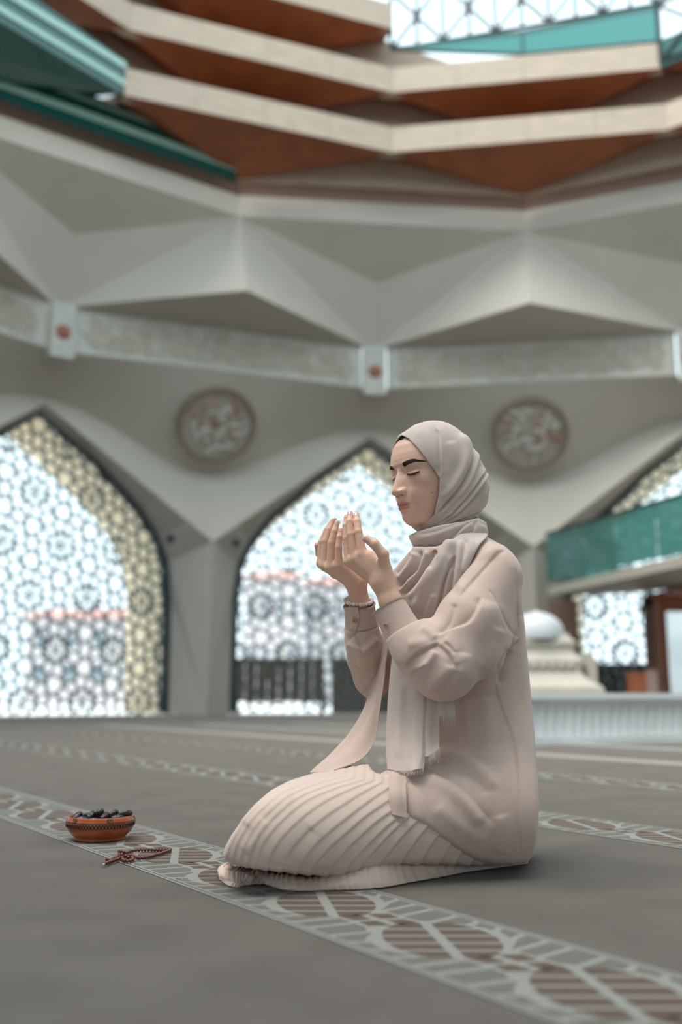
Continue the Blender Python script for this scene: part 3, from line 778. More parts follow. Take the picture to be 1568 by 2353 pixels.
for i in range(nb):
    s0 = (i + .5) * sl[-1] / nb; p = np.array([np.interp(s0, sl, curve[:, 0]), np.interp(s0, sl, curve[:, 1])])
    q = np.array([np.interp(s0 + .002, sl, curve[:, 0]), np.interp(s0 + .002, sl, curve[:, 1])]) - p
    z = r + .003
    for pp, zz_ in placed[:-1]:
        d = np.linalg.norm(pp - p)
        if d < bd * .95 and i - len(placed) < 999: z = max(z, zz_ + math.sqrt(max(0, (bd * .95) ** 2 - d * d)))
    placed.append((p, z))
    if bme is None:
        bme = bpy.data.meshes.new('bead'); bme.from_pydata(mb.V, [], mb.F); bme.materials.append(M_bead); bme.polygons.foreach_set('use_smooth', [True] * len(bme.polygons))
    o = bpy.data.objects.new('bead', bme); o.location = np.array([p[0], p[1], z]) - pl0; o.rotation_euler = (math.pi / 2, 0, math.atan2(q[1], q[0]) + math.pi / 2); link(o, parent=pr)
e0 = curve[0]; t0 = (curve[0] - curve[12]); t0 /= np.linalg.norm(t0)
mb = MB(); mb.tube([(*(e0 - t0 * .002), .007), (*(e0 + t0 * .004), .007), (*(e0 + t0 * .009), .0055)], [.0012, .0022, .003], 8); mb.build('tassel', M_cord, pr)
# ------------------------------------------------------------------ sculpting tools: distance fields meshed with surface nets
def nrm(v): v = np.asarray(v, float); return v / np.linalg.norm(v)
def smin(a, b, k):
    h = np.clip(.5 + .5 * (b - a) / k, 0, 1); return b * (1 - h) + a * h - k * h * (1 - h)
def smax(a, b, k): return -smin(-a, -b, k)
def rcone(P, a, b, ra, rb):
    ab = b - a; t = np.clip(((P - a) @ ab) / (ab @ ab), 0, 1)
    return np.sqrt((((P - a) - t[:, None] * ab) ** 2).sum(1)) - (ra + (rb - ra) * t)
def chain(P, pts, rad, k=None):
    d = None
    for i in range(len(pts) - 1):
        e = rcone(P, pts[i], pts[i + 1], rad[i], rad[i + 1]); d = e if d is None else (np.minimum(d, e) if not k else smin(d, e, k))
    return d
def ell(P, c, axes, rad):
    q = (P - c) @ np.asarray(axes).T; rad = np.asarray(rad)
    k0 = np.sqrt(((q / rad) ** 2).sum(1)); k1 = np.sqrt(((q / rad ** 2) ** 2).sum(1)) + 1e-9
    return k0 * (k0 - 1) / k1
def poly_sd(x, y, poly):
    """signed distance (pixels) to a closed polygon, negative inside"""
    poly = np.asarray(poly, float); d = np.full(x.shape, 1e12); c = np.zeros(x.shape, bool)
    for (x0, y0), (x1, y1) in zip(poly, np.roll(poly, -1, 0)):
        ex, ey = x1 - x0, y1 - y0; wx_, wy = x - x0, y - y0
        t = np.clip((wx_ * ex + wy * ey) / (ex * ex + ey * ey + 1e-12), 0, 1)
        d = np.minimum(d, (wx_ - t * ex) ** 2 + (wy - t * ey) ** 2)
        m = ((y0 > y) != (y1 > y))
        if abs(ey) > 1e-9: c ^= m & (x < x0 + (y - y0) / ey * ex)
    return np.where(c, -1, 1) * np.sqrt(d)
def line_d(x, y, pts):
    """distance to an open polyline, running parameter 0..1 and side sign"""
    pts = np.asarray(pts, float); seg = np.linalg.norm(np.diff(pts, axis=0), axis=1); cum = np.concatenate([[0], np.cumsum(seg)])
    bd_ = np.full(x.shape, 1e12); bt = np.zeros(x.shape); bs = np.ones(x.shape)
    for i in range(len(pts) - 1):
        x0, y0 = pts[i]; ex, ey = pts[i + 1] - pts[i]; wx_, wy = x - x0, y - y0
        t = np.clip((wx_ * ex + wy * ey) / (ex * ex + ey * ey + 1e-12), 0, 1)
        d = (wx_ - t * ex) ** 2 + (wy - t * ey) ** 2; m = d < bd_
        bd_ = np.where(m, d, bd_); bt = np.where(m, (cum[i] + t * seg[i]) / cum[-1], bt); bs = np.where(m, np.sign(ex * wy - ey * wx_), bs)
    return np.sqrt(bd_), bt, bs
def sdf_mesh(fn, lo, hi, h, coarse=5):
    lo = np.asarray(lo, float); hi = np.asarray(hi, float); H = h * coarse
    nc = np.ceil((hi - lo) / H).astype(int) + 1; n = nc * coarse + 1
    cc = [lo[i] + (np.arange(nc[i]) + .5) * H for i in range(3)]
    G = np.stack(np.meshgrid(*cc, indexing='ij'), -1).reshape(-1, 3)
    dc = fn(G).reshape(nc)
    D = np.repeat(np.repeat(np.repeat(dc, coarse, 0), coarse, 1), coarse, 2)
    D = np.pad(D, ((0, 1), (0, 1), (0, 1)), mode='edge'); D = np.sign(D) * np.maximum(np.abs(D), h)
    near = np.abs(dc) < H * 1.35
    I = np.argwhere(near)
    o = np.arange(coarse + 1); OFF = np.stack(np.meshgrid(o, o, o, indexing='ij'), -1).reshape(-1, 3)
    mask = np.zeros(tuple(n), bool)
    idx = (I[:, None, :] * coarse + OFF[None]).reshape(-1, 3)
    mask[idx[:, 0], idx[:, 1], idx[:, 2]] = True
    idx = np.argwhere(mask); val = np.empty(len(idx))
    for s0 in range(0, len(idx), 400000): val[s0:s0 + 400000] = fn(lo + idx[s0:s0 + 400000] * h)
    D[idx[:, 0], idx[:, 1], idx[:, 2]] = val
    S = D < 0; nx, ny, nz = D.shape
    cs = [S[a:nx - 1 + a, b:ny - 1 + b, c:nz - 1 + c] for a in (0, 1) for b in (0, 1) for c in (0, 1)]
    cnt = sum(x.astype(np.int8) for x in cs); act = (cnt > 0) & (cnt < 8)
    C = np.argwhere(act); vid = np.full(act.shape, -1, int); vid[act] = np.arange(len(C))
    acc = np.zeros((len(C), 3)); num = np.zeros(len(C))
    corners = [(a, b, c) for a in (0, 1) for b in (0, 1) for c in (0, 1)]
    for i, p in enumerate(corners):
        for ax in range(3):
            if p[ax] == 0:
                q = list(p); q[ax] = 1
                d0 = D[C[:, 0] + p[0], C[:, 1] + p[1], C[:, 2] + p[2]]; d1 = D[C[:, 0] + q[0], C[:, 1] + q[1], C[:, 2] + q[2]]
                m = (d0 < 0) != (d1 < 0); t = np.where(m, d0 / np.where(m, d0 - d1, 1), 0)
                pos = np.tile(np.array(p, float), (len(C), 1)); pos[:, ax] = t
                acc += pos * m[:, None]; num += m
    V = lo + (C + acc / np.maximum(num, 1)[:, None]) * h
    F = []
    for ax in range(3):
        b1, b2 = (ax + 1) % 3, (ax + 2) % 3
        sl0 = [slice(None)] * 3; sl1 = [slice(None)] * 3; sl0[ax] = slice(0, -1); sl1[ax] = slice(1, None)
        E = np.argwhere(S[tuple(sl0)] != S[tuple(sl1)])
        E = E[(E[:, b1] > 0) & (E[:, b2] > 0) & (E[:, b1] < D.shape[b1] - 1) & (E[:, b2] < D.shape[b2] - 1)]
        def vv(o1, o2):
            q = E.copy(); q[:, b1] += o1; q[:, b2] += o2; return vid[q[:, 0], q[:, 1], q[:, 2]]
        f = np.stack([vv(-1, -1), vv(0, -1), vv(0, 0), vv(-1, 0)], 1)
        flip = ~S[E[:, 0], E[:, 1], E[:, 2]]
        f[flip] = f[flip][:, ::-1]; F.append(f[(f >= 0).all(1)])
    return V, np.concatenate(F)
def normals(V, F):
    n = np.cross(V[F[:, 2]] - V[F[:, 0]], V[F[:, 3 if F.shape[1] > 3 else 2]] - V[F[:, 1]])
    N = np.zeros_like(V)
    for i in range(F.shape[1]): np.add.at(N, F[:, i], n)
    return N / (np.linalg.norm(N, axis=1)[:, None] + 1e-12)
def smooth_mesh(V, F, it=2, lam=.5):
    E = np.concatenate([F[:, [i, (i + 1) % F.shape[1]]] for i in range(F.shape[1])])
    deg = np.zeros(len(V)); np.add.at(deg, E[:, 0], 1); np.add.at(deg, E[:, 1], 1)
    for _ in range(it):
        A = np.zeros_like(V); np.add.at(A, E[:, 0], V[E[:, 1]]); np.add.at(A, E[:, 1], V[E[:, 0]])
        V = V + lam * (A / deg[:, None] - V)
    return V
CAMP = np.array([0, 0, CAMH])
def facing(V, N):
    d = V - CAMP; d = d / np.linalg.norm(d, axis=1)[:, None]
    return np.clip(-(d * N).sum(1) * 2.5 + .3, 0, 1)
def relief(V, N, strokes, scale=1.0):
    """cloth folds: (polyline px, width px, height mm, shape) ; shape 0 symmetric, +1/-1 steep on one side"""
    x, y = PROJ(V); D = np.zeros(len(V))
    for pts, w, amp, shp in strokes:
        p = np.asarray(pts, float)
        if len(p) > 2: p = catmull(p, 5 * len(p))
        lo_, hi_ = p.min(0) - 6 * w, p.max(0) + 6 * w
        m = np.where((x > lo_[0]) & (x < hi_[0]) & (y > lo_[1]) & (y < hi_[1]))[0]
        if not len(m): continue
        d, t, sd = line_d(x[m], y[m], p)
        fade = np.clip(t / .11, 0, 1) * np.clip((1 - t) / .14, 0, 1); fade = fade * fade * (3 - 2 * fade)
        if shp == 0:
            D[m] += amp * fade * (np.exp(-(d / w) ** 2) if amp > 0 else np.exp(-(d / w) ** 1.25))
        else:       # overlapping fold: one lip raised, the other tucked under
            s_ = d * sd * shp; lowv = -np.exp(-np.abs(s_) / (1.0 * w)); hiv = .5 * np.exp(-(s_ / (3.2 * w)) ** 2)
            k_ = .5 + .5 * np.tanh(s_ / 1.4); D[m] += abs(amp) * fade * (lowv * k_ + hiv * (1 - k_))
    return V + N * (D * .001 * scale * facing(V, N))[:, None]
def fast_mesh(name, V, F, m, parent, smooth=True, colors=None, **kw):
    pl_ = np.array(parent_loc(parent)) if parent is not None else 0
    me = bpy.data.meshes.new(name); V = np.asarray(V, float) - pl_; F = np.asarray(F)
    nf, k = F.shape
    me.vertices.add(len(V)); me.vertices.foreach_set('co', V.astype(np.float32).ravel())
    me.loops.add(nf * k); me.loops.foreach_set('vertex_index', F.astype(np.int32).ravel())
    me.polygons.add(nf); me.polygons.foreach_set('loop_start', np.arange(0, nf * k, k, dtype=np.int32)); me.polygons.foreach_set('loop_total', np.full(nf, k, np.int32))
    me.update(calc_edges=True); me.validate()
    if smooth: me.polygons.foreach_set('use_smooth', [True] * nf)
    me.materials.append(m)
    if colors is not None:
        a = me.color_attributes.new('Col', 'FLOAT_COLOR', 'POINT'); c = np.ones((len(V), 4), np.float32); c[:, :3] = colors; a.data.foreach_set('color', c.ravel())
    return link(bpy.data.objects.new(name, me), parent=parent, **kw)
def grid_faces(nu, nv):
    i, j = np.meshgrid(np.arange(nu - 1), np.arange(nv - 1), indexing='ij'); a = i * nv + j
    return np.stack([a, a + 1, a + nv + 1, a + nv], -1).reshape(-1, 4)
def sheet(name, rows, nu, nv, m, parent, strokes=(), thick=.0016, extra=None, **kw):
    """draped cloth through rows of (px, py, depth) control points"""
    R = [catmull([W(*p) for p in row], nv) for row in rows]
    G = np.stack([catmull(np.array([r[j] for r in R]), nu) for j in range(nv)], 1)
    V = G.reshape(-1, 3); F = grid_faces(nu, nv); N = normals(V, F)
    if ((V - CAMP) * N).sum() > 0: N = -N; F = F[:, ::-1]
    if extra is not None: V = V + N * extra(nu, nv)[:, None]
    V = relief(V, N, strokes)
    o = fast_mesh(name, V, F, m, parent, **kw)
    md = o.modifiers.new('thickness', 'SOLIDIFY'); md.thickness = thick; md.offset = -1; es = o.modifiers.new('crisp_edges', 'EDGE_SPLIT'); es.split_angle = 1.0
    return o

# ------------------------------------------------------------------ materials of the figure
M_skin = mat('skin', (0.60, 0.38, 0.29), 0.46, attr='Col', noise=0.06, nscale=140, bump=0.12, bscale=900, sss=0.12, spec=0.4)
M_scarf = mat('scarf_cloth', (0.58, 0.48, 0.435), 0.85, noise=0.05, nscale=30, bump=0.25, bscale=1400, spec=0.2, sheen=0.25)
M_tunic = mat('tunic_cloth', (0.60, 0.455, 0.395), 0.8, noise=0.06, nscale=40, bump=0.3, bscale=500, spec=0.25, sheen=0.2, stretch=(1, 1, .25))
M_skirt = mat('skirt_cloth', (0.67, 0.525, 0.455), 0.7, noise=0.04, nscale=40, bump=0.2, bscale=900, spec=0.3, sheen=0.2)
M_under = mat('underscarf_black', (0.008, 0.008, 0.010), 0.8)
M_brow = mat('brow_hair', (0.035, 0.022, 0.016), 0.7)
M_nail = mat('nail', (0.70, 0.44, 0.38), 0.25, spec=0.6)
M_btn = mat('copper_button', (0.52, 0.24, 0.155), 0.4, spec=0.5)
M_thread = mat('seam_thread', (0.30, 0.225, 0.19), 0.9)
M_pearl = [mat('pearl_white', (0.78, 0.72, 0.68), 0.18, spec=0.8), mat('pearl_pink', (0.72, 0.48, 0.38), 0.2, spec=0.8)]
M_silver = mat('silver', (0.55, 0.53, 0.5), 0.25, metal=1.0)

LBL = 'kneeling woman in beige headscarf, tunic and pleated skirt, hands raised in prayer'
per = empty('person', (*FL(900, 1990)[:2], 0), label=LBL, cat='person')
BF = np.array([-math.cos(math.radians(27)), -math.sin(math.radians(27)), 0]); BL = np.array([-BF[1] * -1 * -1, 0, 0])
BL = np.array([math.sin(math.radians(27)), -math.cos(math.radians(27)), 0]); BU = np.array([0, 0, 1.0])
BAX = np.array([BF, BL, BU])

# ------------------------------------------------------------------ head
HY = 2.235; HS = 1.04
psi, pit = math.radians(32), math.radians(8)
HF = np.array([-math.cos(psi) * math.cos(pit), -math.sin(psi) * math.cos(pit), -math.sin(pit)])
HL = np.array([math.sin(psi), -math.cos(psi), 0.0]); HU = np.cross(HF, HL)
HAX = np.array([HF, HL, HU])
tipl = np.array([.1150, 0, -.0385]) * HS
tip = W(903, 1129, HY + (HF * tipl[0] + HU * tipl[2])[1])
HO = tip - HF * tipl[0] - HU * tipl[2]
def hw_(q): return HO + np.asarray(q) @ HAX           # head frame -> world (metres)
def hl_(P): return (P - HO) @ HAX.T
def face_r(th, u):
    """radius (mm) of the head about its vertical axis; th from the nose line, u above the eyes (mm)"""
    prof = np.array([(118, 3), (108, 20), (100, 40), (90, 58), (76, 73), (60, 84.5), (42, 91.5), (30, 94.2), (20, 94.6), (10, 92.6), (2, 90.4), (-8, 89.6), (-20, 90.2), (-32, 92), (-42, 94.5), (-50, 95.5),
                     (-58, 96.2), (-66, 96.3), (-72, 95.8), (-80, 94.6), (-86, 93.8), (-92, 93), (-99, 92), (-105, 89.0), (-110, 84), (-114, 74), (-117, 60), (-121, 50), (-128, 44), (-200, 40)])[::-1]
    wid = np.array([(118, 3), (108, 20), (100, 36), (90, 52), (76, 62), (60, 69), (40, 73), (20, 74), (0, 73), (-15, 72.5), (-30, 70), (-45, 66.5), (-60, 62), (-75, 56.5), (-88, 50.5), (-98, 45.5), (-106, 41.5), (-112, 41), (-120, 42), (-200, 46)])[::-1]
    # smooth interpolation
    P = np.interp(u, prof[:, 0], prof[:, 1]); B = np.interp(u, wid[:, 0], wid[:, 1])
    n = np.interp(u, [-110, -95, -70, -30, 20, 60], [1.9, 1.85, 1.95, 2.15, 2.3, 2.2])
    c, s = np.abs(np.cos(th)), np.abs(np.sin(th))
    Pb = np.where(np.cos(th) > 0, P, np.minimum(P, 84))
    r = ((c / Pb) ** n + (s / B) ** n) ** (-1 / n)
    l = r * np.sin(th); al = np.abs(l)
    g = lambda x, s_: np.exp(-(x / s_) ** 2)
    d = np.zeros_like(r)
    front = np.clip(np.cos(th) * 3, 0, 1)
    # nose
    nh = np.interp(u, [-53, -50.5, -48.5, -46, -43, -39.5, -35, -28, -20, -10, -2, 5, 12], [0, 2.5, 8.5, 15, 19.5, 22.3, 22.0, 19.5, 16.2, 12.2, 8.0, 3.6, 0])
    nw = np.interp(u, [-50, -44, -38, -30, -20, -8, 4, 12], [11.0, 12.0, 12.2, 11.0, 10.0, 8.8, 8.2, 9])
    d += nh * np.exp(-(al / nw) ** 2.0)
    d += 9.2 * g(al - 13.6, 5.4) * g(u + 41.5, 6.2)                    # wings
    d -= 2.2 * g(al - 20.5, 3.0) * g(u + 41, 6.5)                       # crease round the wing
    d -= 7.0 * g(al - 6.8, 3.2) * g(u + 49.0, 2.2)                      # nostrils
    d += 2.5 * g(al - 12, 9) * g(u + 18, 12)                            # side of nose runs into cheek
    # eye sockets, closed lids
    d -= 9.0 * g(al - 31, 17) * g(u - 2, 10)
    d -= 3.5 * g(al - 15.5, 5.5) * g(u - 2, 8)
    d += 8.6 * g(al - 34, 13.0) * g(u + 2.5, 8.0)
    lash = -7.2 + ((al - 34) / 13.5) ** 2 * 3.0
    inl = np.clip(1 - ((al - 34) / 15.0) ** 2, 0, 1)
    d -= 1.5 * g(u - lash + .6, 1.3) * inl
    d += .9 * g(u - lash - 2.2, 1.8) * inl
    crease = 4.5 - ((al - 34) / 15) ** 2 * 4.2
    d -= 2.0 * g(u - crease, 1.8) * inl
    d -= .8 * g(u + 14 - (al - 25) * .12, 3) * g(al - 26, 10)             # tear trough
    d += 2.8 * g(al - 31, 20) * g(u - 16, 6.5)                          # brow ridge
    d += 3.2 * g(al - 47, 16) * g(u + 20, 14)                           # cheekbone
    d += 2.4 * g(al - 33, 14) * g(u + 50, 15)                           # full cheek
    d -= .6 * g(al - (24 + (-u - 45) * .30), 3.2) * g(u + 55, 12)      # fold beside mouth
    # mouth
    mz = -70.5 + (al / 24) ** 2 * .8 - .5 * g(al, 3) * 0
    cup = -.9 * g(al, 3.2)
    d += (3.9 * g(u + 65.6 - cup, 3.6)) * np.exp(-(al / 18.5) ** 3)
    d += (4.5 * g(u + 75.4, 4.2)) * np.exp(-(al / 16.0) ** 3)
    d -= 3.2 * g(u - mz, 1.25) * np.clip(1 - (al / 25.0) ** 2.5, 0, 1)
    d -= 1.6 * g(al - 25.5, 5) * g(u + 71, 5)
    d += 1.6 * g(al, 24) * g(u + 70, 13)
    d -= 1.0 * g(al, 2.8) * g(u + 57, 4.5)                              # philtrum
    d -= 3.4 * g(al, 15) * g(u + 85, 5.0)
    d += 3.0 * g(al, 13) * g(u + 98, 9)
    return r + d * front, l
na, nu_ = 340, 380
ths = np.radians(np.linspace(-128, 128, na)); us = np.linspace(-126, 114, nu_)
TT, UU = np.meshgrid(ths, us, indexing='ij')
RR, LLc = face_r(TT, UU)
# round off the piecewise profile
K = np.array([1, 4, 6, 4, 1]) / 16.0
for _ in range(4):
    Rp = np.pad(RR, ((0, 0), (2, 2)), mode='edge'); RR = sum(K[i] * Rp[:, i:i + nu_] for i in range(5))
fq = np.stack([RR * np.cos(TT), RR * np.sin(TT), UU], -1).reshape(-1, 3) * .001 * HS
faceV = hw_(fq); faceF = grid_faces(na, nu_)
if (normals(faceV, faceF)[na // 2 * nu_ + nu_ // 2] @ HF) < 0: faceF = faceF[:, ::-1]
l_, u_ = LLc.ravel(), UU.ravel(); al_ = np.abs(l_)
gg = lambda x, s_: np.exp(-(x / s_) ** 2)
skin = np.array([0.78, 0.505, 0.395]); col = np.tile(skin, (len(faceV), 1))
def tint(w, c):
    global col
    w = np.clip(w, 0, 1)[:, None]; col = col * (1 - w) + np.array(c) * w
tint(.50 * gg(al_ - 42, 17) * gg(u_ + 30, 16), (0.72, 0.36, 0.27))
tint(.30 * gg(al_, 11) * gg(u_ + 40, 9), (0.70, 0.36, 0.28))
tint(.25 * gg(al_ - 28, 14) * gg(u_ - 3, 9), (0.62, 0.35, 0.28))
lipw = np.where(u_ > -70.5, gg(u_ + 66.8 + .9 * gg(al_, 3.2), 4.2) ** .7, gg(u_ + 74.6, 5.2) ** .7) * np.clip(1.25 - (al_ / 22.5) ** 3, 0, 1)
tint(np.clip((lipw - .35) * 2.4, 0, .85), (0.54, 0.215, 0.19))
tint(.7 * gg(u_ + 70.4, .9) * np.clip(1 - (al_ / 25) ** 4, 0, 1), (0.20, 0.06, 0.05))
lash_ = -7.2 + ((al_ - 34) / 13.5) ** 2 * 3.0
tint(.85 * gg(al_ - 7, 2.8) * gg(u_ + 49.2, 1.8), (0.10, 0.03, 0.025))
for (lm, um, rr_) in ((54, -53, .9), (13, -99, .8), (33, -76, .6), (24, -56, .5), (58, -30, .45)):
    tint(.9 * (((l_ - lm) ** 2 + (u_ - um) ** 2) < rr_ ** 2), (0.16, 0.06, 0.04))
def face_pts(l, u, off=0.0):
    """points on the face at lateral l and height u (mm), lifted off mm"""
    l = np.asarray(l, float); u = np.asarray(u, float) + 0 * l
    th = np.arcsin(np.clip(l / 88, -1, 1))
    for _ in range(12):
        r, ll = face_r(th, u)
        th = np.clip(th + (l / r - np.sin(th)) / np.maximum(.2, np.cos(th)) * .7, -1.5, 1.5)
    return hw_(np.stack([(r + off) * np.cos(th), (r + off) * np.sin(th), u], -1) * .001 * HS)
def face_pt(l, u, off=0.0): return face_pts(np.array([l]), np.array([u]), off)[0]

# ------------------------------------------------------------------ hands, drawn joint by joint
def sk(pts): return [W(*p) for p in pts]
sx = 2.13 / FPX
NEAR = dict(
    fingers=[  # (px, py, Y), radius px
        ([(834, 1274, 2.100), (823.5, 1223, 2.104), (821, 1199, 2.112), (819, 1183, 2.122)], [11.2, 9.3, 8.2, 6.4]),
        ([(817, 1284, 2.110), (806.5, 1229, 2.112), (804, 1199, 2.118), (805, 1179.5, 2.128)], [11.0, 9.4, 8.4, 6.5]),
        ([(805.5, 1289, 2.128), (796.5, 1238, 2.132), (795, 1208, 2.138), (797, 1187, 2.146)], [10.5, 9.0, 8.0, 6.2]),
        ([(800, 1290, 2.150), (796, 1250, 2.154), (795, 1226, 2.158), (797, 1208, 2.164)], [9.5, 8.0, 7.0, 5.6])],
    thumb=([(884, 1308, 2.085), (881, 1274, 2.068), (861, 1251, 2.064), (842, 1238, 2.068)], [15.0, 12.5, 10.8, 9.0]),
    wrist=[(881, 1341, 2.095), (898, 1382, 2.092), (922, 1440, 2.087)], wr=[23.0, 25.0, 25],
    palm=[((834, 1274, 2.102), (876, 1322, 2.092), 12.5, 20), ((817, 1284, 2.112), (874, 1330, 2.098), 12.5, 20), ((805.5, 1289, 2.130), (872, 1334, 2.108), 11.5, 18), ((800, 1290, 2.150), (876, 1336, 2.115), 10.5, 17), ((884, 1308, 2.085), (880, 1336, 2.092), 15, 21), ((852, 1278, 2.100), (880, 1318, 2.092), 11, 17)])
FAR = dict(
    fingers=[
        ([(738.5, 1294, 2.230), (740, 1247, 2.226), (752, 1218, 2.224), (765, 1197, 2.222)], [11.0, 9.2, 8.0, 6.4]),
        ([(746.5, 1300, 2.212), (748.5, 1245, 2.206), (758, 1217, 2.206), (768.5, 1195, 2.208)], [11.0, 9.3, 8.2, 6.5]),
        ([(760, 1303.5, 2.196), (762, 1249, 2.190), (769, 1221, 2.190), (775.5, 1201, 2.194)], [11.0, 9.3, 8.2, 6.5]),
        ([(779, 1299, 2.184), (778.5, 1258, 2.176), (781, 1234, 2.176), (783.5, 1217.5, 2.180)], [10.0, 8.4, 7.6, 6.0])],
    thumb=([(772, 1315, 2.262), (748, 1292, 2.268), (735, 1272, 2.262), (730, 1253, 2.254)], [15, 12, 10.0, 8.0]),
    wrist=[(822, 1346, 2.225), (825, 1384, 2.235), (832, 1450, 2.26)], wr=[22.5, 23.5, 27],
    palm=[((738.5, 1294, 2.232), (812, 1330, 2.232), 11, 17), ((746.5, 1300, 2.214), (812, 1334, 2.226), 12, 18), ((760, 1303.5, 2.198), (816, 1336, 2.216), 12, 19), ((779, 1299, 2.188), (820, 1336, 2.208), 11.5, 18), ((772, 1315, 2.262), (815, 1335, 2.235), 14, 18)])
def hand_field(H):
    fs = [(sk(p), np.array(r) * sx) for p, r in H['fingers']]; tp, tr = sk(H['thumb'][0]), np.array(H['thumb'][1]) * sx
    wp, wr = sk(H['wrist']), np.array(H['wr']) * sx
    pal = [(W(*a), W(*b), ra * sx, rb * sx) for a, b, ra, rb in H['palm']]
    def fn(P):
        d = None
        for a, b, ra, rb in pal:
            e = rcone(P, a, b, ra, rb); d = e if d is None else smin(d, e, .012)
        d = smin(d, chain(P, wp, wr, .008), .016)
        f = None
        for pts, rr in fs:
            e = chain(P, pts, rr, .0022)
            j = pts[1]; e = e - .0007 * np.exp(-((P - j) ** 2).sum(1) / .0075 ** 2)      # knuckle
            e = smin(d, e, .005)
            f = e if f is None else np.where(True, smin(f, e, .0009), f)
        t = chain(P, tp, tr, .004)
        t = smin(d, t, .007)
        r = smin(f, t, .0012)
        for pts, rr in fs:      # knuckle row
            r = r - .0012 * np.exp(-((P - pts[0]) ** 2).sum(1) / .011 ** 2)
        return r
    allp = np.array([q for p, _ in fs for q in p] + tp + wp)
    return fn, allp.min(0) - .03, allp.max(0) + .03
bodyV = [faceV]; bodyF = [faceF]; bodyC = [col]; off = len(faceV)
for H in (NEAR, FAR):
    fn, lo_, hi_ = hand_field(H)
    V, F = sdf_mesh(fn, lo_, hi_, .0013)
    V = smooth_mesh(V, F, 1, .4)
    C = np.tile(skin * np.array([1.0, .97, .93]), (len(V), 1))
    for p, r in H['fingers'] + [H['thumb']]:
        tpx = W(*p[-1]); w = .35 * np.exp(-((V - tpx) ** 2).sum(1) / .011 ** 2); C = C * (1 - w[:, None]) + np.array([.74, .42, .34]) * w[:, None]
        for q in p[:2]:
            w = .22 * np.exp(-((V - W(*q)) ** 2).sum(1) / .008 ** 2); C = C * (1 - w[:, None]) + np.array([.64, .36, .27]) * w[:, None]
    # skin creases over the middle knuckles
    x_, y_ = PROJ(V)
    N = normals(V, F); dd = np.zeros(len(V))
    for p, r in H['fingers']:
        jx, jy, _ = p[1]
        for k_ in (-2.6, 0, 2.6):
            m = (np.abs(x_ - jx) < r[1]); dd -= .00035 * np.exp(-((y_ - jy - k_ - .02 * (x_ - jx) ** 2) / .9) ** 2) * m
    V = V + N * (dd * facing(V, N))[:, None]
    bodyV.append(V); bodyF.append(F + off); bodyC.append(C); off += len(V)
# the rest of the body under the clothes
SHn, SHf = W(1135, 1325, 2.14), W(1030, 1330, 2.43); ELn, ELf = W(1010, 1545, 2.065), W(862, 1560, 2.36)
hipc = W(1105, 1860, 2.30)
def body_field(P):
    d = smin(rcone(P, W(1062, 1400, 2.29), W(1085, 1640, 2.30), .10, .10), ell(P, hipc, BAX, (.10, .13, .10)), .05)
    d = smin(d, rcone(P, SHn, SHf, .045, .045), .05)
    d = smin(d, rcone(P, W(1050, 1300, 2.28), HO - HU * .07 - HF * .01, .05, .045), .03)
    for s_, e_, w_ in ((SHn, ELn, W(898, 1390, 2.092)), (SHf, ELf, W(826, 1395, 2.24))):
        d = smin(d, chain(P, [s_, e_, w_], [.042, .034, .022], .02), .02)
    for hp, kn in ((W(1100, 1885, 2.22), W(640, 1930, 2.0)), (W(1080, 1885, 2.40), W(630, 1925, 2.19))):
        d = smin(d, chain(P, [hp, kn], [.07, .05], .02), .03)
        d = smin(d, chain(P, [kn * [1, 1, 0] + [.04, .05, .075], hp * [1, 1, 0] + [.0, .08, .065]], [.035, .035], .02), .02)
    return d
V, F = sdf_mesh(body_field, W(520, 1990, 2.2) * [1, 0, 0] + [0, 1.85, .01], W(1235, 1000, 2.3) * [1, 0, 0] + [0, 2.6, .88], .008, 4)
bodyV.append(V); bodyF.append(F + off); bodyC.append(np.tile(skin, (len(V), 1)))
body = fast_mesh('body', np.concatenate(bodyV), np.concatenate(bodyF), M_skin, per, colors=np.concatenate(bodyC))

# nails
for H, idxs in ((NEAR, (0, 1, 2)), (FAR, (1, 2, 3))):
    fn, _, _ = hand_field(H)
    items = [(H['fingers'][i], 0) for i in idxs] + ([(H['thumb'], 1)] if H is NEAR else [])
    for (p, r), th_ in items:
        a, b = W(*p[-2]), W(*p[-1]); ax = nrm(b - a); c0 = b - ax * (.0015 if not th_ else .002)
        toc = nrm(CAMP - c0 + np.array([-1.0, 0, 0]) * (1.0 if not th_ else .3)); nn = nrm(toc - ax * (toc @ ax)); sd = np.cross(ax, nn)
        R = r[-1] * sx * 1.02; n1, n2 = 9, 9; V = []
        for i in range(n1):
            t = (i / (n1 - 1) - .5) * R * 1.7
            for j in range(n2):
                w = (j / (n2 - 1) - .5) * 1.5 * (1 - .25 * abs(2 * i / (n1 - 1) - 1) ** 3)
                q = c0 + ax * t + (sd * math.sin(w) + nn * math.cos(w)) * R * .8
                for _ in range(10):
                    dq = fn(q[None])[0]; q = q - nrm(q - (c0 + ax * t)) * (dq - .00035)
                V.append(q)
        V = np.array(V); F = grid_faces(n1, n2)
        fast_mesh('fingernail', V, F, M_nail, per)
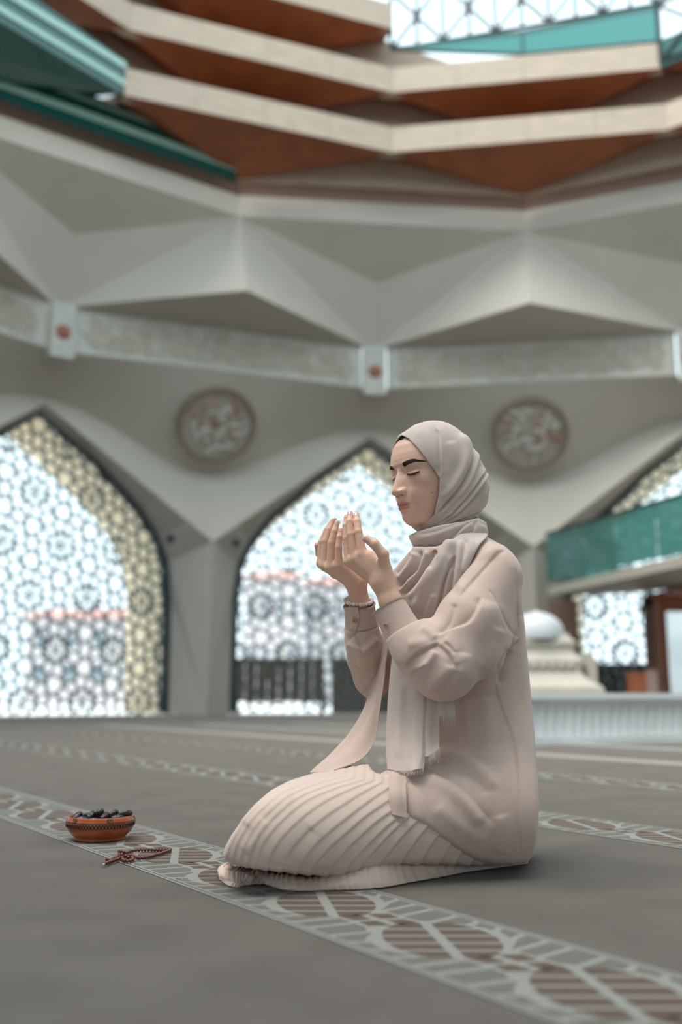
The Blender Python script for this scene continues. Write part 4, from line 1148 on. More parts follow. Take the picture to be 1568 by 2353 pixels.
# brows and lashes: short hairs set on the skin
for sgn in (1, -1):
    rg = rnd(11 + sgn); mb = MB(); rec = []
    for i in range(1000):
        t = rg.random(); l = 17.5 + 41 * t; arch = 13.5 + 6.0 * math.sin(min(1, t / .68) * math.pi / 2) - 9.0 * max(0, t - .62) ** 1.3 * 2.0
        hgt = (10.0 * (1 - .3 * t) if t < .55 else 10.0 * (1 - .3 * t) * (1.0 - (t - .55) / .60)) * (1 if t > .07 else .75)
        v = rg.uniform(-.5, .5); u = arch + v * hgt
        ln = 4.2 * (1 - .35 * t) * rg.uniform(.7, 1.1); a = math.radians(72 - 78 * min(1, t * 1.25) + rg.uniform(-10, 10) - v * 25)
        rec.append((l, u, l + ln * math.cos(a), u + ln * math.sin(a) * .8))
    rec = np.array(rec); A0_ = face_pts(sgn * rec[:, 0], rec[:, 1], .25); A1_ = face_pts(sgn * rec[:, 2], rec[:, 3], .75)
    for a0, a1 in zip(A0_, A1_):
        e = nrm(np.cross(a1 - a0, a0 - HO)) * .00032
        mb.poly([a0 - e, a0 + e, a1])
    mb.build('eyebrow', M_brow, per)
    mb = MB(); lt = np.linspace(0, 1, 110); ls = 21.5 + 26.5 * lt; LA = face_pts(sgn * ls, -7.6 + ((ls - 34) / 13.5) ** 2 * 3.0, .15)
    for t, a0 in zip(lt, LA):
        ln = (4.0 + 5.0 * math.sin(t * 2.2)) * (1 if sgn > 0 else .5) * rg.uniform(.75, 1.1)
        dr_ = nrm(HF * .7 - HU * 1.0 + HL * sgn * (t - .35) * .9); mid_ = a0 + dr_ * ln * .0006
        a1 = a0 + nrm(dr_ + HU * .30) * ln * .001
        e = HL * .0003
        mb.poly([a0 - e, a0 + e, mid_ + e * .7, mid_ - e * .7]); mb.poly([mid_ - e * .7, mid_ + e * .7, a1])
    ls = np.linspace(20.5, 49, 14)
    mb.tube(list(face_pts(sgn * ls, -7.4 + ((ls - 34) / 13.5) ** 2 * 3.0, .1)), [.0003] + [.0009] * 12 + [.0004], 6)
    mb.build('eyelashes', M_brow, per)
# ------------------------------------------------------------------ headscarf
FACE_OPEN = [(925, 1001), (940, 1009), (957, 1027), (974, 1047), (993, 1073), (1011, 1100), (1011, 1112), (1009.5, 1128), (1006.5, 1153), (999, 1182), (988, 1193), (974, 1203), (952, 1214), (930, 1222), (880, 1230), (800, 1150), (830, 1040), (905, 1000)]
UNDER_OPEN = [(930, 1007), (941, 1012), (957, 1029), (974, 1049), (993, 1075), (1011, 1102), (1011, 1112), (1009, 1128), (1005, 1153), (998, 1182), (985, 1193), (970, 1203), (952, 1211), (930, 1222), (880, 1230), (800, 1150), (830, 1040), (890, 1030), (912, 1018)]
def open_field(P, poly):
    """face opening, mirrored about the head's mid plane; negative inside the opening"""
    q = hl_(P); q[:, 1] = np.abs(q[:, 1]); x, y = PROJ(hw_(q))
    d = poly_sd(x, y, poly) * HY / FPX
    return np.where(q[:, 0] < -.0, np.maximum(d, -q[:, 0]), d)
def hood_outer(P):
    q = hl_(P) / HS; I = np.eye(3); Z = np.zeros(3)
    d = ell(q, np.array([-.003, 0, .010]), I, (.1075, .0845, .1080))
    d = smin(d, ell(q, np.array([-.050, 0, -.040]), I, (.080, .079, .080)), .03)
    d = smin(d, ell(q, np.array([.006, 0, -.055]), I, (.080, .0715, .070)), .03)
    d = smin(d, ell(q, np.array([-.010, 0, -.100]), I, (.066, .062, .045)), .03)
    return d * HS
HOOD_OUT = [(913, 1000), (919, 996), (931, 991), (952, 976), (982, 966), (1013, 963), (1044, 967), (1074, 986), (1101, 1022), (1118, 1046), (1126, 1062), (1127, 1085), (1142, 1132), (1143, 1154), (1134, 1174), (1111, 1198), (1060, 1240), (960, 1260), (930, 1240), (895, 1100), (898, 1040)]
def hood_field(P):
    o = hood_outer(P)
    x, y = PROJ(P); o = smax(o, poly_sd(x, y, HOOD_OUT) * HY / FPX, .006)
    sh = smax(o, -(o + .0042), .001)
    return smax(sh, -open_field(P, FACE_OPEN), .0012)
lo_, hi_ = HO + np.array([-.17, -.17, -.19]), HO + np.array([.19, .17, .14])
V, F = sdf_mesh(hood_field, lo_, hi_, .0017)
V = smooth_mesh(V, F, 2, .5); N = normals(V, F)
HOODS = [
    ([(1000, 981), (1010, 1000), (1012.5, 1042), (1013, 1099)], 5, -2.6, 1),
    ([(960, 985), (975, 1000), (990, 1040), (1004, 1080)], 12, 1.2, 0),
    ([(1074, 989), (1084, 1027), (1080, 1066), (1056, 1115), (1023, 1156), (1000, 1185)], 5, -5.0, -1),
    ([(1062, 990), (1071, 1030), (1064, 1070), (1042, 1112), (1014, 1150)], 9, 3.5, 0),
    ([(1090, 1010), (1095, 1040), (1090, 1075), (1068, 1118), (1032, 1158), (1000, 1190)], 6, 3.8, 0),
    ([(1100, 1026), (1115, 1072), (1101, 1101), (1068, 1144), (1031, 1182), (1000, 1206)], 5, -5.0, -1),
    ([(1112, 1050), (1121, 1080), (1098, 1118), (1060, 1162), (1020, 1194)], 7, 4.0, 0),
    ([(1127, 1080), (1111, 1108), (1086, 1140), (1054, 1175), (1012, 1204)], 5, -4.5, -1),
    ([(1132, 1100), (1112, 1132), (1082, 1162), (1040, 1192), (1000, 1211)], 7, 3.8, 0),
    ([(1141, 1136), (1113, 1164), (1090, 1180), (1044, 1197), (1000, 1212)], 4.5, -4.5, -1),
    ([(1141, 1152), (1120, 1172), (1098, 1184)], 4, -3.5, -1), ([(1137, 1165), (1115, 1182), (1090, 1190)], 5, 3.0, 0),
    ([(1035, 1010), (1042, 1050), (1030, 1095), (1016, 1130)], 14, 1.6, 0)]
V = relief(V, N, HOODS, 1.9)
hijab = fast_mesh('headscarf', V, F, M_scarf, per)
def under_field(P):
    o = hood_outer(P) + .0060
    return smax(smax(o, -(o + .003), .001), -open_field(P, UNDER_OPEN), .0008)
V, F = sdf_mesh(under_field, HO + np.array([-.16, -.16, -.02]), HO + np.array([.12, .16, .13]), .0019)
V = smooth_mesh(V, F, 2, .5)
fast_mesh('underscarf', V, F, M_under, per)

# wrap round the neck
NC = W(1032, 1226, 2.245); na_ = nrm(np.array([-.985, 0, -.22])); nl_ = nrm(np.cross(np.array([0, 0, 1.0]), na_)); nu2 = np.cross(na_, nl_)
WRAP = [(937, 1231), (960, 1221), (1010, 1207), (1064, 1198), (1100, 1190), (1118, 1200), (1123, 1225), (1120, 1240), (1085, 1275), (1040, 1275), (1022, 1257), (985, 1258.5), (951, 1258)]
NAX = np.array([nrm(BF * [1, 1, 0] + [0, 0, -.28]), BL, nrm(np.cross(nrm(BF * [1, 1, 0] + [0, 0, -.28]), BL))])
def wrap_field(P):
    d = ell(P, NC, NAX, (.098, .088, .062))
    x, y = PROJ(P)
    front = np.clip((2.33 - P[:, 1]) * 40, 0, 1)
    pd = poly_sd(x, y, WRAP) * 2.24 / FPX
    return smax(d, pd, .004)
V, F = sdf_mesh(wrap_field, NC - .13, NC + .13, .0019)
V = smooth_mesh(V, F, 1, .5); N = normals(V, F)
V = relief(V, N, [([(1022, 1258), (1044, 1234), (1064, 1214), (1088, 1197)], 6, -7, -1), ([(945, 1240), (985, 1232), (1030, 1218), (1075, 1200)], 9, 2.5, 0),
                  ([(960, 1228), (1000, 1222), (1040, 1207), (1080, 1196)], 4, -2.5, 0), ([(1100, 1196), (1085, 1225), (1060, 1255)], 6, -4, 1), ([(1110, 1205), (1100, 1235), (1080, 1262)], 9, 4, 0)])
fast_mesh('neck_wrap', V, F, M_scarf, hijab)

# ------------------------------------------------------------------ tunic: torso and sleeves in one cloth
Tn = dict(sh=W(1138, 1325, 2.14), el=W(1018, 1532, 2.06), wr=W(912, 1418, 2.09))
TUNIC_OUT = [(1060, 1232), (1085, 1222), (1125, 1230), (1165, 1250), (1183, 1272), (1194, 1330), (1206, 1410), (1214, 1500), (1223, 1600), (1230, 1700), (1236, 1790), (1239, 1850), (1236, 1920), (1228, 1962), (1213, 1982), (1180, 1988), (1130, 1987), (1090, 1979), (1040, 1946), (985, 1906), (935, 1881), (897, 1871), (893, 1790), (880, 1795), (845, 1780), (820, 1720), (860, 1600), (872, 1500), (890, 1400), (925, 1320), (980, 1255)]
def torso_field(P):
    d = ell(P, W(1062, 1405, 2.30), BAX, (.120, .172, .185))
    d = smin(d, ell(P, W(1072, 1580, 2.30), BAX, (.138, .165, .22)), .06)
    d = smin(d, ell(P, W(1098, 1800, 2.29), BAX, (.150, .195, .20)), .06)
    d = smin(d, ell(P, W(1110, 1885, 2.28), BAX, (.165, .195, .13)), .05)
    d = smin(d, rcone(P, W(1135, 1860, 2.17), W(930, 1872, 2.10), .118, .094), .035)
    d = smin(d, rcone(P, W(1132, 1305, 2.15), W(1030, 1312, 2.43), .056, .05), .05)
    x, y = PROJ(P)
    d = smax(d, poly_sd(x, y, TUNIC_OUT) * np.clip(P[:, 1], 1.9, 2.6) / FPX, .014)
    return d
def sleeve_field(P):
    d = chain(P, [Tn['sh'], W(1080, 1430, 2.09), Tn['el']], [.060, .068, .068], .02)
    d = smin(d, rcone(P, W(1150, 1395, 2.14), W(1105, 1505, 2.09), .045, .050), .03)
    fa = chain(P, [W(1022, 1530, 2.058), W(965, 1490, 2.067), W(920, 1442, 2.084)], [.062, .055, .0415], .02)
    axh = nrm(W(893, 1392, 2.092) - W(929, 1456, 2.083)); fa = smax(fa, (P - W(926, 1451, 2.083)) @ axh, .004)
    return smin(d, fa, .025)
ARMHOLE = [(1100, 1290), (1195, 1465)]
def tunic_field(P):
    return smin(torso_field(P), sleeve_field(P), .010)
V, F = sdf_mesh(tunic_field, (W(815, 1700, 2.2)[0], 1.93, .005), (W(1245, 1700, 2.2)[0] + .02, 2.58, .84), .0027)
V = smooth_mesh(V, F, 2, .5); N = normals(V, F)
TUN = [
    # shoulder and yoke
    ([(1165, 1262), (1146, 1270), (1120, 1297), (1084, 1338), (1054, 1373)], 6, -3.2, -1), ([(1150, 1256), (1110, 1282), (1075, 1325), (1050, 1365)], 12, 4, 0),
    ([(1120, 1352), (1137, 1372), (1158, 1420), (1178, 1455), (1194, 1466)], 2.6, -1.8, 0),
    ([(1188, 1300), (1189, 1380), (1192, 1450)], 3, -2.5, 1),
    ([(1188, 1414), (1208, 1413)], 2.2, -1.2, 0),
    # sleeve
    ([(1108, 1370), (1098, 1400), (1075, 1432), (1030, 1447), (1002, 1462)], 12, 6, 1), ([(1045, 1385), (1038, 1420), (1025, 1440), (1005, 1452)], 7, -4, 0),
    ([(1012, 1477), (985, 1488), (962, 1500), (942, 1518), (928, 1538)], 7, 5, -1), ([(1008, 1479), (1022, 1492), (1036, 1508), (1046, 1532)], 7, 5, 1),
    ([(1020, 1475), (1036, 1486), (1048, 1502)], 6, 3, 1), ([(988, 1529), (966, 1536), (950, 1546), (942, 1560)], 6, 3.5, -1),
    ([(1002, 1495), (987, 1520), (962, 1548)], 9, 5, 0), ([(968, 1440), (985, 1452), (1003, 1470)], 9, 4, 0), ([(935, 1480), (958, 1478), (985, 1474)], 12, 3, 0),
    ([(1038, 1530), (1012, 1562), (985, 1588)], 14, 4, 0), ([(1052, 1540), (1034, 1570), (1008, 1594)], 12, -3, 0), ([(1066, 1500), (1060, 1540), (1040, 1580)], 14, 3, 0),
    ([(1120, 1380), (1110, 1440), (1085, 1520), (1050, 1580)], 26, 4, 0), ([(1150, 1440), (1130, 1490), (1105, 1540)], 16, 3, 0),
    ([(1196, 1466), (1170, 1492), (1140, 1530), (1118, 1562)], 7, -6, -1), ([(1150, 1575), (1152, 1530), (1175, 1490)], 9, -7, 0),
    # body
    ([(1135, 1545), (1152, 1620), (1178, 1690), (1190, 1760), (1196, 1850), (1197, 1975)], 12, 2.0, 1), ([(1183, 1720), (1192, 1800), (1195, 1900), (1196, 1980)], 2.4, -2.2, 0),
    ([(1065, 1600), (1068, 1660), (1075, 1720)], 9, -2.2, 1), ([(1110, 1600), (1120, 1680), (1110, 1760)], 26, 5, 0),
    ([(1000, 1735), (1050, 1740), (1095, 1765), (1128, 1795), (1137, 1820)], 14, 7, 0), ([(1000, 1765), (1060, 1775), (1105, 1800), (1125, 1830)], 14, -5, 0),
    ([(985, 1765), (1030, 1785), (1075, 1825), (1110, 1865), (1140, 1900)], 9, -4, 0), ([(980, 1780), (1030, 1808), (1075, 1850), (1110, 1900)], 16, 6, 0),
    ([(925, 1800), (945, 1850), (960, 1890)], 14, 2, 0), ([(931, 1783), (932, 1830), (934, 1880)], 2.6, -2.2, 0),
    ([(1000, 1850), (1060, 1900), (1120, 1940)], 16, 2.5, 0), ([(1150, 1870), (1160, 1920), (1150, 1965)], 18, 3, 0),
    ([(900, 1868), (935, 1876), (985, 1900), (1040, 1940), (1090, 1974), (1140, 1982)], 2.2, -1.3, 0)]
V = relief(V, N, TUN, 1.2); V = smooth_mesh(V, F, 1, .5)
tunic = fast_mesh('tunic', V, F, M_tunic, per)

# far sleeve
def fsleeve(P):
    d = chain(P, [W(1010, 1330, 2.42), W(868, 1555, 2.36), W(832, 1490, 2.285), W(831, 1440, 2.262)], [.055, .052, .046, .040], .02)
    axh = nrm(W(826, 1390, 2.238) - W(832, 1442, 2.262)); d = smax(d, (P - W(831.5, 1438, 2.26)) @ axh, .004)
    x, y = PROJ(P)
    return smax(d, poly_sd(x, y, [(792, 1425), (791, 1470), (796, 1500), (800, 1550), (812, 1580), (835, 1602), (870, 1615), (960, 1500), (1080, 1350), (1000, 1250), (890, 1300), (874, 1420)]) * 2.3 / FPX, .008)
V, F = sdf_mesh(fsleeve, W(780, 1620, 2.2) * [1, 0, 1] + [0, 2.18, 0], W(1100, 1260, 2.4) * [1, 0, 1] + [0, 2.52, 0], .0032)
V = smooth_mesh(V, F, 1, .5); N = normals(V, F)
V = relief(V, N, [([(797, 1478), (815, 1488), (830, 1495), (822, 1508)], 6, 6, 0), ([(815, 1455), (830, 1480), (832, 1498), (818, 1510)], 4.5, -6, 1), ([(800, 1470), (812, 1458), (822, 1448)], 5, -6, 0),
                  ([(835, 1500), (855, 1480), (868, 1465)], 8, 5, 0), ([(815, 1528), (840, 1540), (870, 1530)], 5, -5, 1), ([(812, 1545), (845, 1552), (870, 1545)], 8, 4, 0),
                  ([(830, 1600), (845, 1585), (870, 1568)], 5, -5, 0), ([(820, 1520), (850, 1515), (868, 1505)], 7, 3, 0)])
fast_mesh('sleeve', V, F, M_tunic, tunic)

# cuffs: short tubes with a button placket
def cuff(A, B, ra, rb, flat, name, parent):
    """A = open end, B = seam end"""
    ax = nrm(B - A); to = nrm(CAMP - A); e1 = nrm(to - ax * (to @ ax)); e2 = np.cross(ax, e1)
    n = 56; rows = []
    for t, r in ((0, ra), (.03, ra * 1.012), (.5, (ra + rb) / 2), (.97, rb * 1.01), (1, rb)):
        c = A + (B - A) * t
        rows.append([c + r * (e2 * math.cos(w) + e1 * flat * math.sin(w)) * (1 + .012 * math.sin(3 * w + 2 * t)) for w in np.linspace(0, 2 * math.pi, n)])
    R = np.array(rows); G = np.stack([catmull(R[:, j], 22) for j in range(n)], 1)
    V = G.reshape(-1, 3); F = grid_faces(22, n); o = fast_mesh(name, V, F, M_tunic, parent)
    md = o.modifiers.new('thickness', 'SOLIDIFY'); md.thickness = .003; md.offset = 1; es = o.modifiers.new('crisp_edges', 'EDGE_SPLIT'); es.split_angle = 1.0
    return e1, e2, ax
def button(c, nrm_, parent, up):
    nn = nrm(nrm_); a = nrm(up - nn * (up @ nn)); b = np.cross(nn, a); mb = MB(); n = 24
    prof = [(.0001, .0012), (.0036, .0012), (.0042, .0020), (.0050, .0022), (.0056, .0017), (.0057, .0008), (.0050, 0)]
    V = []
    for r, z in prof: V += [c + nn * z + r * (math.cos(2 * math.pi * j / n) * a + math.sin(2 * math.pi * j / n) * b) for j in range(n)]
    F = [(i * n + j, i * n + (j + 1) % n, (i + 1) * n + (j + 1) % n, (i + 1) * n + j) for i in range(len(prof) - 1) for j in range(n)]
    mesh('button', V, F, M_btn, parent, smooth=True)
    mb = MB()
    for sx_, sy in ((-1, -1), (1, -1), (1, 1), (-1, 1)):
        p = c + nn * .00135 + (a * sx_ + b * sy) * .0014
        mb.poly([p + .0006 * (math.cos(k * 1.0472) * a + math.sin(k * 1.0472) * b) for k in range(6)])
    mb.build('button_holes', M_thread, parent)
cA, cB = W(893, 1392, 2.092), W(929, 1456, 2.083)
e1, e2, ax = cuff(cA, cB, .0355, .0395, .86, 'cuff', tunic)
bp_ = W(887.5, 1438, 2.2); dirb = nrm(bp_ - CAMP)
def on_cuff(px, py, A, B, ra, rb, flat, e1, e2, extra=.0022):
    d = nrm(W(px, py, 2.0) - CAMP); ax = nrm(B - A); best = None
    for s in np.linspace(1.9, 2.45, 2200):
        q = CAMP + d * s; t = np.clip(((q - A) @ ax) / np.linalg.norm(B - A), 0, 1); r = (ra + (rb - ra) * t) + extra
        v = q - (A + ax * ((q - A) @ ax)); k = math.hypot(v @ e2, (v @ e1) / flat)
        if k < r: return q, nrm(e2 * (v @ e2) + e1 * (v @ e1) / flat ** 2)
    return W(px, py, A[1]), -d
q, n_ = on_cuff(887.5, 1438, cA, cB, .0355, .0395, .86, e1, e2); button(q, n_, tunic, np.array([0, 0, 1.0]))
def tri_tube(pts, r, name, m, parent):
    mb = MB(); mb.tube(pts, r, 6); return mb.build(name, m, parent, smooth=True)
edge = [on_cuff(x, y, cA, cB, .0355, .0395, .86, e1, e2)[0] for x, y in ((866, 1420), (873, 1436), (882, 1455), (893, 1474))]
seam = [on_cuff(x, y, cA, cB, .0355, .0395, .86, e1, e2, .0024)[0] for x, y in ((893, 1474), (915, 1464), (940, 1449), (962, 1432))]
tri_tube(seam, .0004, 'cuff_seam', M_thread, tunic)
fA, fB = W(826, 1390, 2.238), W(832, 1442, 2.262)
f1, f2, fx = cuff(fA, fB, .0345, .0375, .9, 'cuff', tunic)
q, n_ = on_cuff(816, 1425, fA, fB, .0345, .0375, .9, f1, f2, .0062); button(q, n_, tunic, np.array([0, 0, 1.0]))
plk = [on_cuff(x, y, fA, fB, .0345, .0375, .9, f1, f2, .003)[0] for x, y in ((822, 1397), (826, 1412), (825, 1428), (819, 1445), (812, 1458))]
tri_tube(plk, .0013, 'placket_edge', M_tunic, tunic)
# buttoned flap of the far cuff
fl = [[on_cuff(x, y, fA, fB, .0345, .0375, .9, f1, f2, e)[0] for x, y, e in row] for row in
      ([(796, 1395, .003), (810, 1396, .0035), (822, 1396, .004)], [(797, 1420, .003), (812, 1420, .0035), (826, 1418, .0045)], [(798, 1438, .003), (808, 1445, .004), (818, 1447, .005)])]
Gp = np.stack([catmull(np.array([catmull(np.array(r), 14)[j] for r in fl]), 18) for j in range(14)], 1).reshape(-1, 3)
o = fast_mesh('cuff_flap', Gp, grid_faces(18, 14), M_tunic, tunic); md = o.modifiers.new('thickness', 'SOLIDIFY'); md.thickness = .0014; md.offset = 0; es = o.modifiers.new('crisp_edges', 'EDGE_SPLIT'); es.split_angle = 1.0
seam2 = [on_cuff(x, y, fA, fB, .0345, .0375, .9, f1, f2, .0026)[0] for x, y in ((822, 1452), (840, 1449), (858, 1443), (869, 1438))]
tri_tube(seam2, .0004, 'cuff_seam', M_thread, tunic)

# ------------------------------------------------------------------ pleated skirt over folded legs
SKIRT_OUT = [(716, 1771), (665, 1792), (622, 1816), (586, 1848), (556, 1884), (531, 1920), (515, 1950), (510, 1966), (520, 1980), (545, 1990), (600, 1999), (700, 2011), (780, 2016), (850, 1999), (905, 1986), (1000, 1987), (1100, 1990), (1190, 1984), (1190, 1700), (900, 1735), (830, 1752)]
def skirt_field(P):
    d = rcone(P, W(1120, 1860, 2.22), W(618, 1926, 1.985), .125, .096)
    d = smin(d, rcone(P, W(1100, 1860, 2.40), W(606, 1916, 2.17), .125, .09), .05)
    d = smin(d, rcone(P, W(1150, 1950, 2.26), W(600, 1975, 2.04), .09, .075), .05)
    d = smin(d, rcone(P, W(1100, 1840, 2.31), W(640, 1905, 2.08), .13, .09), .05)
    x, y = PROJ(P)
    d = smax(d, poly_sd(x, y, SKIRT_OUT) * np.clip(P[:, 1], 1.8, 2.6) / FPX, .012)
    d = smax(d, -(poly_sd(x, y, TUNIC_OUT) + 12) * 2.1 / FPX, .004)
    return np.maximum(d, .006 - P[:, 2])
V, F = sdf_mesh(skirt_field, (W(505, 1950, 2.0)[0] - .01, 1.84, .0), (W(1200, 1950, 2.3)[0], 2.58, .30), .0030)
V = smooth_mesh(V, F, 3, .5); N = normals(V, F)
GUIDE = [[(708, 1772), (645, 1800), (595, 1838), (552, 1890), (520, 1945), (505, 1985)], [(760, 1778), (690, 1800), (635, 1830), (580, 1885), (545, 1942), (530, 1990)],
         [(800, 1786), (730, 1806), (670, 1834), (612, 1888), (575, 1945), (558, 1998)], [(838, 1793), (770, 1813), (702, 1845), (643, 1900), (605, 1952), (588, 2004)],
         [(866, 1796), (805, 1822), (742, 1860), (683, 1915), (642, 1965), (622, 2010)], [(893, 1803), (842, 1838), (782, 1888), (725, 1938), (688, 1980), (668, 2016)],
         [(900, 1838), (852, 1874), (803, 1918), (760, 1955), (727, 1990), (710, 2020)], [(915, 1868), (876, 1900), (836, 1938), (802, 1970), (776, 1997), (764, 2022)],
         [(945, 1878), (912, 1910), (880, 1943), (853, 1970), (832, 1992), (820, 2010)], [(992, 1900), (970, 1928), (949, 1955), (932, 1976), (920, 1990), (914, 2000)],
         [(1045, 1940), (1033, 1957), (1022, 1972), (1013, 1984), (1007, 1992), (1003, 2000)], [(1100, 1960), (1092, 1975), (1085, 1985), (1080, 1992), (1076, 1998), (1072, 2004)], [(1160, 1960), (1152, 1975), (1146, 1985), (1142, 1992), (1138, 1998), (1135, 2004)]]
def phase_map(guides, nsub):
    G = np.array([catmull(g, 160) for g in guides]); ng = len(guides)
    GG = np.stack([catmull(G[:, j], nsub) for j in range(160)], 1)
    x0, y0 = GG.reshape(-1, 2).min(0) - 4; x1, y1 = GG.reshape(-1, 2).max(0) + 4
    Wd, Hd = int((x1 - x0) / 1.5) + 1, int((y1 - y0) / 1.5) + 1
    A = np.full((Wd, Hd), np.nan); xi = ((GG[..., 0] - x0) / 1.5).astype(int); yi = ((GG[..., 1] - y0) / 1.5).astype(int)
    A[xi, yi] = np.linspace(0, ng - 1, nsub)[:, None] + 0 * xi
    for _ in range(60):
        nan = np.isnan(A)
        if not nan.any(): break
        B = np.pad(A, 1, constant_values=np.nan); st = np.stack([B[:-2, 1:-1], B[2:, 1:-1], B[1:-1, :-2], B[1:-1, 2:]])
        cn = (~np.isnan(st)).sum(0); s_ = np.nansum(st, 0)
        A = np.where(nan & (cn > 0), s_ / np.maximum(cn, 1), A)
    return np.nan_to_num(A), x0, y0
PM, px0, py0 = phase_map(GUIDE, 900)
def phase(x, y):
    fx = np.clip((x - px0) / 1.5, 0, PM.shape[0] - 1.01); fy = np.clip((y - py0) / 1.5, 0, PM.shape[1] - 1.01)
    i, j = fx.astype(int), fy.astype(int); a, b = fx - i, fy - j
    return PM[i, j] * (1 - a) * (1 - b) + PM[i + 1, j] * a * (1 - b) + PM[i, j + 1] * (1 - a) * b + PM[i + 1, j + 1] * a * b
x_, y_ = PROJ(V); ph_ = np.interp(phase(x_, y_), [0, 3, 7.5, 12], [0, 5, 11, 20]) + .12 * np.sin(y_ / 37.0)
fr = ph_ - np.floor(ph_); saw = np.where(fr < .87, (fr / .87) ** 1.3, (1 - fr) / .13)
amp = .0034 * np.interp(ph_, [0, 3, 7, 9, 14, 22], [.35, .5, .65, .8, 1.15, 1.25])
V = V + N * ((saw - .5) * amp)[:, None]
V = relief(V, N, [([(600, 1985), (640, 1990), (700, 1998), (780, 2002)], 10, -3, 0), ([(560, 1900), (600, 1860), (680, 1830)], 22, 3, 0), ([(720, 1900), (680, 1950), (660, 1990)], 20, -2.5, 0), ([(560, 1960), (585, 1930), (610, 1880)], 14, 2, 0)])
V[:, 2] = np.maximum(V[:, 2], .004)
skirt = fast_mesh('skirt', V, F, M_skirt, per)
# hem lying on the carpet in front of the legs
def flp(px, py, z=.004): q = FL(px, py, z); return (px, py, q[1])
hb = [(503, 2007), (517, 2030), (548, 2038), (600, 2030), (660, 2045), (750, 2045), (850, 2041), (960, 2025), (1080, 2003), (1214, 1984)]
hm = [(500, 2000), (518, 2014), (554, 2024), (602, 2018), (662, 2030), (750, 2032), (850, 2024), (960, 2008), (1080, 1996), (1214, 1981)]
ht = [(504, 1992), (526, 1996), (562, 2004), (606, 2005), (664, 2012), (750, 2016), (850, 1998), (955, 1988), (1078, 1988), (1212, 1978)]
hk = [(515, 1985), (540, 1986), (575, 1994), (610, 1998), (668, 2005), (750, 2008), (850, 1985), (950, 1978), (1075, 1982), (1208, 1975)]
hY = [FL(x, y, .004)[1] for x, y in hb]
rows = [[(x, y, Y + dy * (1 if x < 780 else .25)) for (x, y), Y in zip(r, hY)] for r, dy in ((hb, 0), (hm, .004), (ht, .03), (hk, .10))]
def hemx(nu, nv):
    u, v = np.meshgrid(np.linspace(0, 1, nu), np.linspace(0, 1, nv), indexing='ij')
    f = v * 46 + .25 * np.sin(v * 60) + u * .5; f = f - np.floor(f); s_ = np.where(f < .8, f / .8, (1 - f) / .2)
    return (((s_ - .5) * .0030 + .0025 * np.sin(v * 21 + u * 2) + .0015 * np.sin(v * 47)) * np.clip((1 - v) * 8, .15, 1) * np.clip(v * 20, .2, 1)).ravel()
sheet('hem', rows, 26, 520, M_skirt, skirt, extra=hemx, thick=.003, strokes=[([(505, 2015), (530, 2008), (560, 2012), (590, 2022)], 6, 5, 0), ([(515, 2025), (545, 2022), (575, 2030)], 5, -6, 0), ([(585, 2000), (596, 2015), (600, 2030)], 6, -5, 1)])

# ------------------------------------------------------------------ scarf over the chest, its two tails, and the open front edge of the tunic
DRAPE = [(951, 1256), (1020, 1256), (1060, 1225), (1118, 1205), (1122, 1232), (1103, 1252), (1085, 1284), (1066, 1325), (1051, 1378), (1034, 1408), (1026, 1440), (1012, 1462), (1000, 1480), (985, 1478), (962, 1450), (930, 1420), (905, 1380), (893, 1345), (905, 1310), (930, 1280)]
def drape_field(P):
    d = torso_field(P); d = smin(d, ell(P, W(995, 1330, 2.24), BAX, (.075, .12, .12)), .05)
    sh = smax(d - .011, -(d + .006), .002)
    x, y = PROJ(P)
    return smax(smax(sh, poly_sd(x, y, DRAPE) * P[:, 1] / FPX, .005), P[:, 1] - 2.36, .01)
V, F = sdf_mesh(drape_field, (W(880, 1300, 2.1)[0], 1.98, W(900, 1490, 2.2)[2]), (W(1130, 1300, 2.3)[0], 2.40, W(900, 1195, 2.2)[2]), .0020)
V = smooth_mesh(V, F, 2, .5); N = normals(V, F)
V = relief(V, N, [
    ([(1052, 1240), (1047, 1290), (1040, 1350), (1036, 1392), (1028, 1430)], 5, -8, 1), ([(1046, 1272), (1024, 1322), (1013, 1358), (1003, 1410), (993, 1450)], 5.5, -9, -1),
    ([(1060, 1236), (1058, 1290), (1050, 1340), (1044, 1385)], 8, 5, 0), ([(1036, 1300), (1026, 1350), (1018, 1400), (1008, 1445)], 6, 5, 0), ([(1090, 1240), (1075, 1280), (1062, 1320)], 9, 5, 0),
    ([(1075, 1235), (1066, 1275), (1058, 1320)], 5, -4, 0),
    ([(1040, 1232), (1008, 1300), (974, 1356), (957, 1410)], 15, 9, 0), ([(1000, 1360), (982, 1410), (975, 1462)], 7, 4, 0),
    ([(1001, 1265), (975, 1305), (948, 1343), (921, 1368)], 7, -9, 0), ([(985, 1262), (962, 1312), (938, 1340), (915, 1362)], 7, 5, 0),
    ([(969, 1262), (957, 1305), (932, 1328), (914, 1356)], 5.5, -7, 0), ([(955, 1268), (940, 1300), (916, 1335)], 9, 6, 0), ([(948, 1272), (930, 1300), (912, 1322)], 5, -3, 0),
    ([(990, 1300), (965, 1345), (935, 1375)], 9, 5, 0)], 1.25)
fast_mesh('chest_drape', V, F, M_scarf, hijab)
